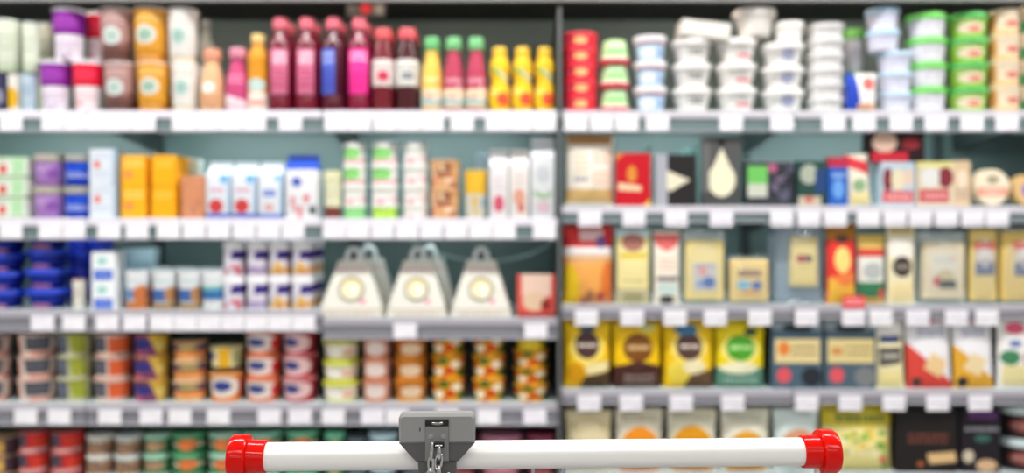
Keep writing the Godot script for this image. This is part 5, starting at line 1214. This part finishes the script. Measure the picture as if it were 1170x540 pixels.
func stock_cheese() -> void:
	var a := "R2a"
	col(a, 645, 702, 153, 1, "pouch", "paper_bag", "bag", "large white paper bag with orange print beside the case divider", {"a": "paper_bag", "tear": "b58a58", "ph": "large white paper bag", "back": 1, "gap": 0.02})
	col(a, 703, 743, 175, 1, "box", "red_cheese_pack", "cheese pack", "red cheese pack with cream banner", {"a": "red_pack", "ph": "red cheese pack", "d": 0.03})
	col(a, 747, 795, 176, 1, "box", "wedge_cheese_pack", "cheese pack", "grey and black pack with a cream cheese wedge", {"a": "wedge_pack", "ph": "grey and black wedge pack", "d": 0.03})
	col(a, 801, 845, 157, 1, "box", "drop_cheese_pack", "cheese pack", "tall dark grey pack with cream drop shape", {"a": "drop_pack", "ph": "tall dark drop pack", "d": 0.03, "flap": "7c7c7c"})
	col(a, 849, 905, 185, 1, "box", "olive_tray", "tray", "low dark olive tray with green label", {"a": "olive_tray", "ph": "low dark olive tray", "d": 0.05, "rc": 0.006, "flap": "a8b4b4"})
	a = "R2b"
	col(a, 908, 943, 184, 1, "box", "forest_green_pack", "cheese pack", "dark forest green cheese pack beside the azure pack", {"a": "forest_pack", "ph": "forest green pack", "d": 0.03})
	col(a, 944, 967, 180, 1, "box", "azure_pack", "cheese pack", "azure blue cheese pack with red top edge", {"a": "azure_pack", "ph": "azure blue pack", "d": 0.03})
	col(a, 968, 996, 176, 1, "pouch", "slant_banner_pack", "cheese pack", "cream pack with slanting red banner", {"a": "slant_pack", "ph": "cream pack with red banner", "roll": 0.08, "d": 0.02})
	col(a, 1000, 1040, 186, 1, "box", "picture_box", "box", "pale blue picture box with red strip, below the dark box", {"a": "picture_box", "ph": "pale blue picture box", "d": 0.06, "flap": "c8d8e0"})
	col(a, 1041, 1085, 186, 1, "box", "picture_box", "box", "cream picnic picture box with red strip", {"a": "picnic_box", "ph": "cream picnic picture box", "d": 0.06, "flap": "d8d4b0"})
	var hb: float = wy(186.0, -0.045) - shelf_y[a] + 0.001
	col(a, 988, 1052, 151, 1, "box", "dark_red_box", "box", "dark box with red strip lying across the picture boxes", {"a": "dark_box", "base": hb, "quiet": 1, "d": 0.05})
	col(a, 1086, 1106, 184, 1, "box", "beige_pack", "cheese pack", "narrow beige pack between picture box and round cheese", {"a": "beige_pack", "ph": "narrow beige pack", "d": 0.03})
	col(a, 1108, 1151, 0, 1, "disc", "round_cheese", "cheese", "round cream cheese box standing on edge with salmon band", {"a": "round_label", "ph": "round cream cheese"})
	col(a, 1153, 1190, 0, 1, "disc", "round_cheese", "cheese", "round amber cheese box standing on edge with violet print", {"a": "amber_label", "rim": "c8a468", "ph": "round amber cheese"})
	a = "R3a"
	col(a, 643, 701, 257, 1, "pouch", "cheese_bag", "cheese bag", "orange cheese bag with red and white top beside the divider", {"a": "raclette_bag", "ph": "red-topped cheese bag", "back": 1, "gap": 0.02})
	col(a, 703, 743, 262, 1, "pouch", "cheese_pack", "cheese pack", "pale yellow upright pack with brown oval", {"a": "oval_pack", "ph": "pale yellow oval pack", "d": 0.025})
	col(a, 746, 777, 264, 1, "pouch", "cheese_pack", "cheese pack", "slim cream pack with red shield-shaped top", {"a": "slim_pack", "ph": "slim cream pack", "d": 0.02})
	col(a, 778, 830, 262, 1, "film", "sliced_cheese", "cheese pack", "clear pack of yellow cheese with blue and pink picture label", {"a": "farm_label", "cheese": "efd98c", "lab": [0.18, 0.16, 0.82, 0.62], "b": [0.07, 0.05, 0.93, 0.86], "card": "bfd2d2", "ph": "yellow cheese in clear pack"})
	col(a, 831, 879, 292, 1, "film", "low_cheese", "cheese pack", "short clear pack of yellow cheese with brown landscape label", {"a": "meadow_label", "cheese": "e6cb88", "lab": [0.14, 0.12, 0.86, 0.82], "b": [0.04, 0.05, 0.96, 0.92], "ph": "short cheese pack"})
	col(a, 875, 906, 249, 1, "film", "tall_film_pack", "cheese pack", "edge of a tall blue film pack behind the short cheese", {"cheese": "b8cad4", "film": "8fb8d4", "al": 0.25, "b": [0.1, 0.05, 0.9, 0.8], "z": 0.05, "quiet": 1, "d": 0.02})
	a = "R3b"
	col(a, 884, 941, 249, 1, "film", "large_film_pack", "cheese pack", "large blue-grey film pack with a cheese slab and crimson seal", {"a": "crimson_seal", "cheese": "edd890", "film": "a8c4d4", "al": 0.10, "card": "93a6b6", "b": [0.32, 0.2, 0.86, 0.78], "lab": [0.08, 0.1, 0.92, 0.9], "ph": "large blue-grey film pack", "d": 0.028})
	col(a, 943, 978, 254, 1, "pouch", "star_cheese_bag", "cheese bag", "red cheese bag with yellow star shape and orange base", {"a": "star_pack", "ph": "red star cheese bag", "d": 0.03})
	col(a, 979, 1011, 268, 1, "pouch", "alpine_cheese_bag", "cheese bag", "cheese bag with red stripe, white middle and green base", {"a": "alpine_pack", "ph": "green-based cheese bag", "d": 0.025})
	col(a, 1012, 1046, 258, 1, "pouch", "emblem_cheese_pack", "cheese pack", "cream cheese pack with black round emblem", {"a": "emblem_pack", "ph": "cream pack with black emblem", "d": 0.02})
	col(a, 1048, 1104, 262, 1, "film", "beige_cheese", "cheese pack", "clear pack of beige cheese with chalet picture label", {"a": "chalet_label", "cheese": "e2d2b0", "lab": [0.2, 0.18, 0.82, 0.8], "b": [0.07, 0.06, 0.93, 0.84], "card": "bccccc", "ph": "beige cheese in clear pack"})
	col(a, 1105, 1138, 257, 1, "film", "labelled_cheese", "cheese pack", "narrow yellow cheese slab with red and slate label", {"a": "cow_label", "cheese": "e2c674", "lab": [0.14, 0.36, 0.92, 0.82], "b": [0.03, 0.04, 0.97, 0.95], "al": 0.15, "ph": "narrow yellow cheese slab"})
	col(a, 1140, 1188, 260, 1, "film", "labelled_cheese", "cheese pack", "wide yellow cheese slab with red and slate label", {"a": "cow_label", "cheese": "dfbf68", "lab": [0.3, 0.36, 0.92, 0.86], "b": [0.03, 0.04, 0.97, 0.95], "al": 0.15, "ph": "wide yellow cheese slab"})
	a = "R4a"
	for q in [[643.0, 698.0, "sun_bag_dark", "yellow cheese bag with black round emblem beside the divider"], [699.0, 756.0, "sun_bag_brown", "yellow cheese bag with brown emblem and dark maroon base"], [757.0, 815.0, "sun_bag_blue", "yellow cheese bag with black emblem under a blue arc"], [816.0, 874.0, "sun_bag_green", "yellow cheese bag with green emblem and teal base"]]:
		col(a, q[0], q[1], 363, 1, "pouch", "yellow_cheese_bag", "cheese bag", q[3], {"a": q[2], "g": "yellow cheese bags with round emblems", "ph": {"sun_bag_dark": "black-emblem", "sun_bag_brown": "brown-emblem", "sun_bag_blue": "blue-arc", "sun_bag_green": "green-emblem"}[q[2]] + " yellow cheese bag", "back": 1})
	col(a, 877, 906, 364, 1, "box", "narrow_slate_backing", "cheese pack", "edge of a slate-blue pack behind the first slate pack", {"a": "556875", "quiet": 1, "z": 0.06, "d": 0.02})
	a = "R4b"
	col(a, 880, 938, 364, 1, "box", "slate_blue_pack", "cheese pack", "slate-blue pack with yellow label and orange mark", {"a": "slate_pack", "g": "slate-blue packs", "ph": "slate-blue pack with orange mark", "d": 0.028})
	col(a, 940, 999, 364, 1, "box", "slate_blue_pack", "cheese pack", "slate-blue pack with plain yellow label beside the ivory pack", {"a": "slate_pack_plain", "g": "slate-blue packs", "ph": "plainer slate-blue pack", "d": 0.028})
	col(a, 1000, 1034, 362, 1, "pouch", "ivory_pack", "cheese pack", "ivory pack with dark slanted band", {"a": "ivory_pack", "ph": "ivory pack", "d": 0.022, "roll": 0.03})
	col(a, 1035, 1088, 357, 1, "pouch", "diagonal_pack", "cheese pack", "white pack with diagonal red field and toast picture", {"a": "diag_red_pack", "ph": "red diagonal pack", "d": 0.022, "roll": 0.04})
	col(a, 1088, 1136, 357, 1, "pouch", "diagonal_pack", "cheese pack", "white pack with diagonal golden field and toast picture", {"a": "diag_gold_pack", "ph": "golden diagonal pack", "d": 0.022, "roll": 0.04})
	col(a, 1138, 1178, 358, 1, "pouch", "garden_pack", "cheese pack", "white pack with red oval logo and green leaf print", {"a": "garden_pack", "ph": "white leaf-printed pack", "d": 0.022})
	a = "R5a"
	col(a, 645, 699, 468, 1, "pouch", "kraft_bag", "cheese bag", "beige cheese bag with oval emblem beside the divider", {"a": "kraft_bag", "ph": "beige bag"})
	col(a, 702, 758, 466, 1, "pouch", "orange_cheese_bag", "cheese bag", "white bag showing bright orange cheese", {"a": "orange_cheese_bag", "ph": "orange cheese bag"})
	col(a, 761, 819, 466, 1, "pouch", "orange_cheese_bag", "cheese bag", "white bag showing golden cheese and a gold arc", {"a": "gold_cheese_bag", "ph": "golden cheese bag"})
	col(a, 822, 880, 466, 1, "pouch", "orange_cheese_bag", "cheese bag", "white bag showing a low golden cheese mound", {"a": "pale_cheese_bag", "ph": "pale cheese bag"})
	a = "R5b"
	col(a, 882, 935, 466, 1, "pouch", "bread_bag", "bag", "pale teal bag with brown bread picture", {"a": "bread_bag", "ph": "bread bag"})
	col(a, 936, 1019, 458, 1, "pouch", "shredded_cheese_bag", "cheese bag", "wide yellow-green bag of shredded cheese behind the red end cap", {"a": "shred_bag", "ph": "shredded cheese bag"})
	col(a, 1021, 1091, 466, 1, "box", "black_cheese_pack", "cheese pack", "wide black pack with brown lettering and cheese slice", {"a": "black_pack", "ph": "black pack", "d": 0.03})
	col(a, 1094, 1140, 466, 1, "box", "black_cheese_pack", "cheese pack", "narrow black pack with violet heading", {"a": "violet_black_pack", "ph": "violet black pack", "d": 0.03})
	col(a, 1141, 1184, 460, 2, "tub", "dark_jar", "jar", "%s dark jar with pale lid beside the violet black pack", {"a": "dark_jar", "lid": "c8d8d8", "ph": "dark jars", "tp": 0.94})

# stock of the case ends, just beyond the edges of the photograph
func stock_ends() -> void:
	var specs := [
		["L1", 36.0, 66.0, 1, "bottle", "juice_bottle", "bottle", "juice bottle", {"a": "red_fruit", "label": "fruit_sleeve", "lid": "6fc07c", "style": "smooth"}],
		["L2", 34.0, 180.0, 2, "box", "orange_box", "box", "orange box", {"a": "orange_box", "d": 0.06}],
		["L3", 46.0, 268.0, 4, "tub", "blue_tub", "tub", "deep blue tub", {"a": "blue_tub", "lid": "1f44cc", "tp": 0.7}],
		["L4", 44.0, 379.0, 3, "cup", "orange_cup", "cup", "orange-printed cup", {"a": "slate_orange", "lid": "c89880"}],
		["L5", 42.0, 492.0, 3, "cup", "brown_cup", "cup", "brown cup", {"a": "brown_cup", "lid": "c8a880"}],
		["R1", 40.0, 30.0, 4, "tub", "peach_tub", "tub", "peach tub", {"a": "peach_cup", "lid": "f0e4d0"}],
		["R2", 42.0, 184.0, 1, "box", "picture_box", "box", "pale blue picture box", {"a": "picture_box", "d": 0.06}],
		["R3", 44.0, 262.0, 1, "pouch", "star_bag", "cheese bag", "red star cheese bag", {"a": "star_pack"}],
		["R4", 46.0, 362.0, 1, "pouch", "ivory_pack", "cheese pack", "ivory pack", {"a": "ivory_pack", "d": 0.022}],
		["R5", 44.0, 466.0, 1, "pouch", "cheese_bag", "cheese bag", "golden cheese bag", {"a": "gold_cheese_bag"}]]
	for q in specs:
		var left: bool = q[0][0] == "L"
		var spans := [["z", -312.0, -178.0], ["a", -168.0, -30.0]] if left else [["z", 1198.0, 1328.0]]
		for sp in spans:
			var x: float = sp[1]
			while x + q[1] <= sp[2]:
				var s: Dictionary = q[8].duplicate()
				s["quiet"] = 1
				s["g"] = q[7] + " stock at the case end"
				var l: String = q[7] + " in the stock at the end of its case"
				col(q[0] + sp[0], x, x + q[1], q[2], q[3], q[4], q[5], q[6], ("%s " + l) if q[3] > 1 else l, s)
				x += q[1] + 3.0
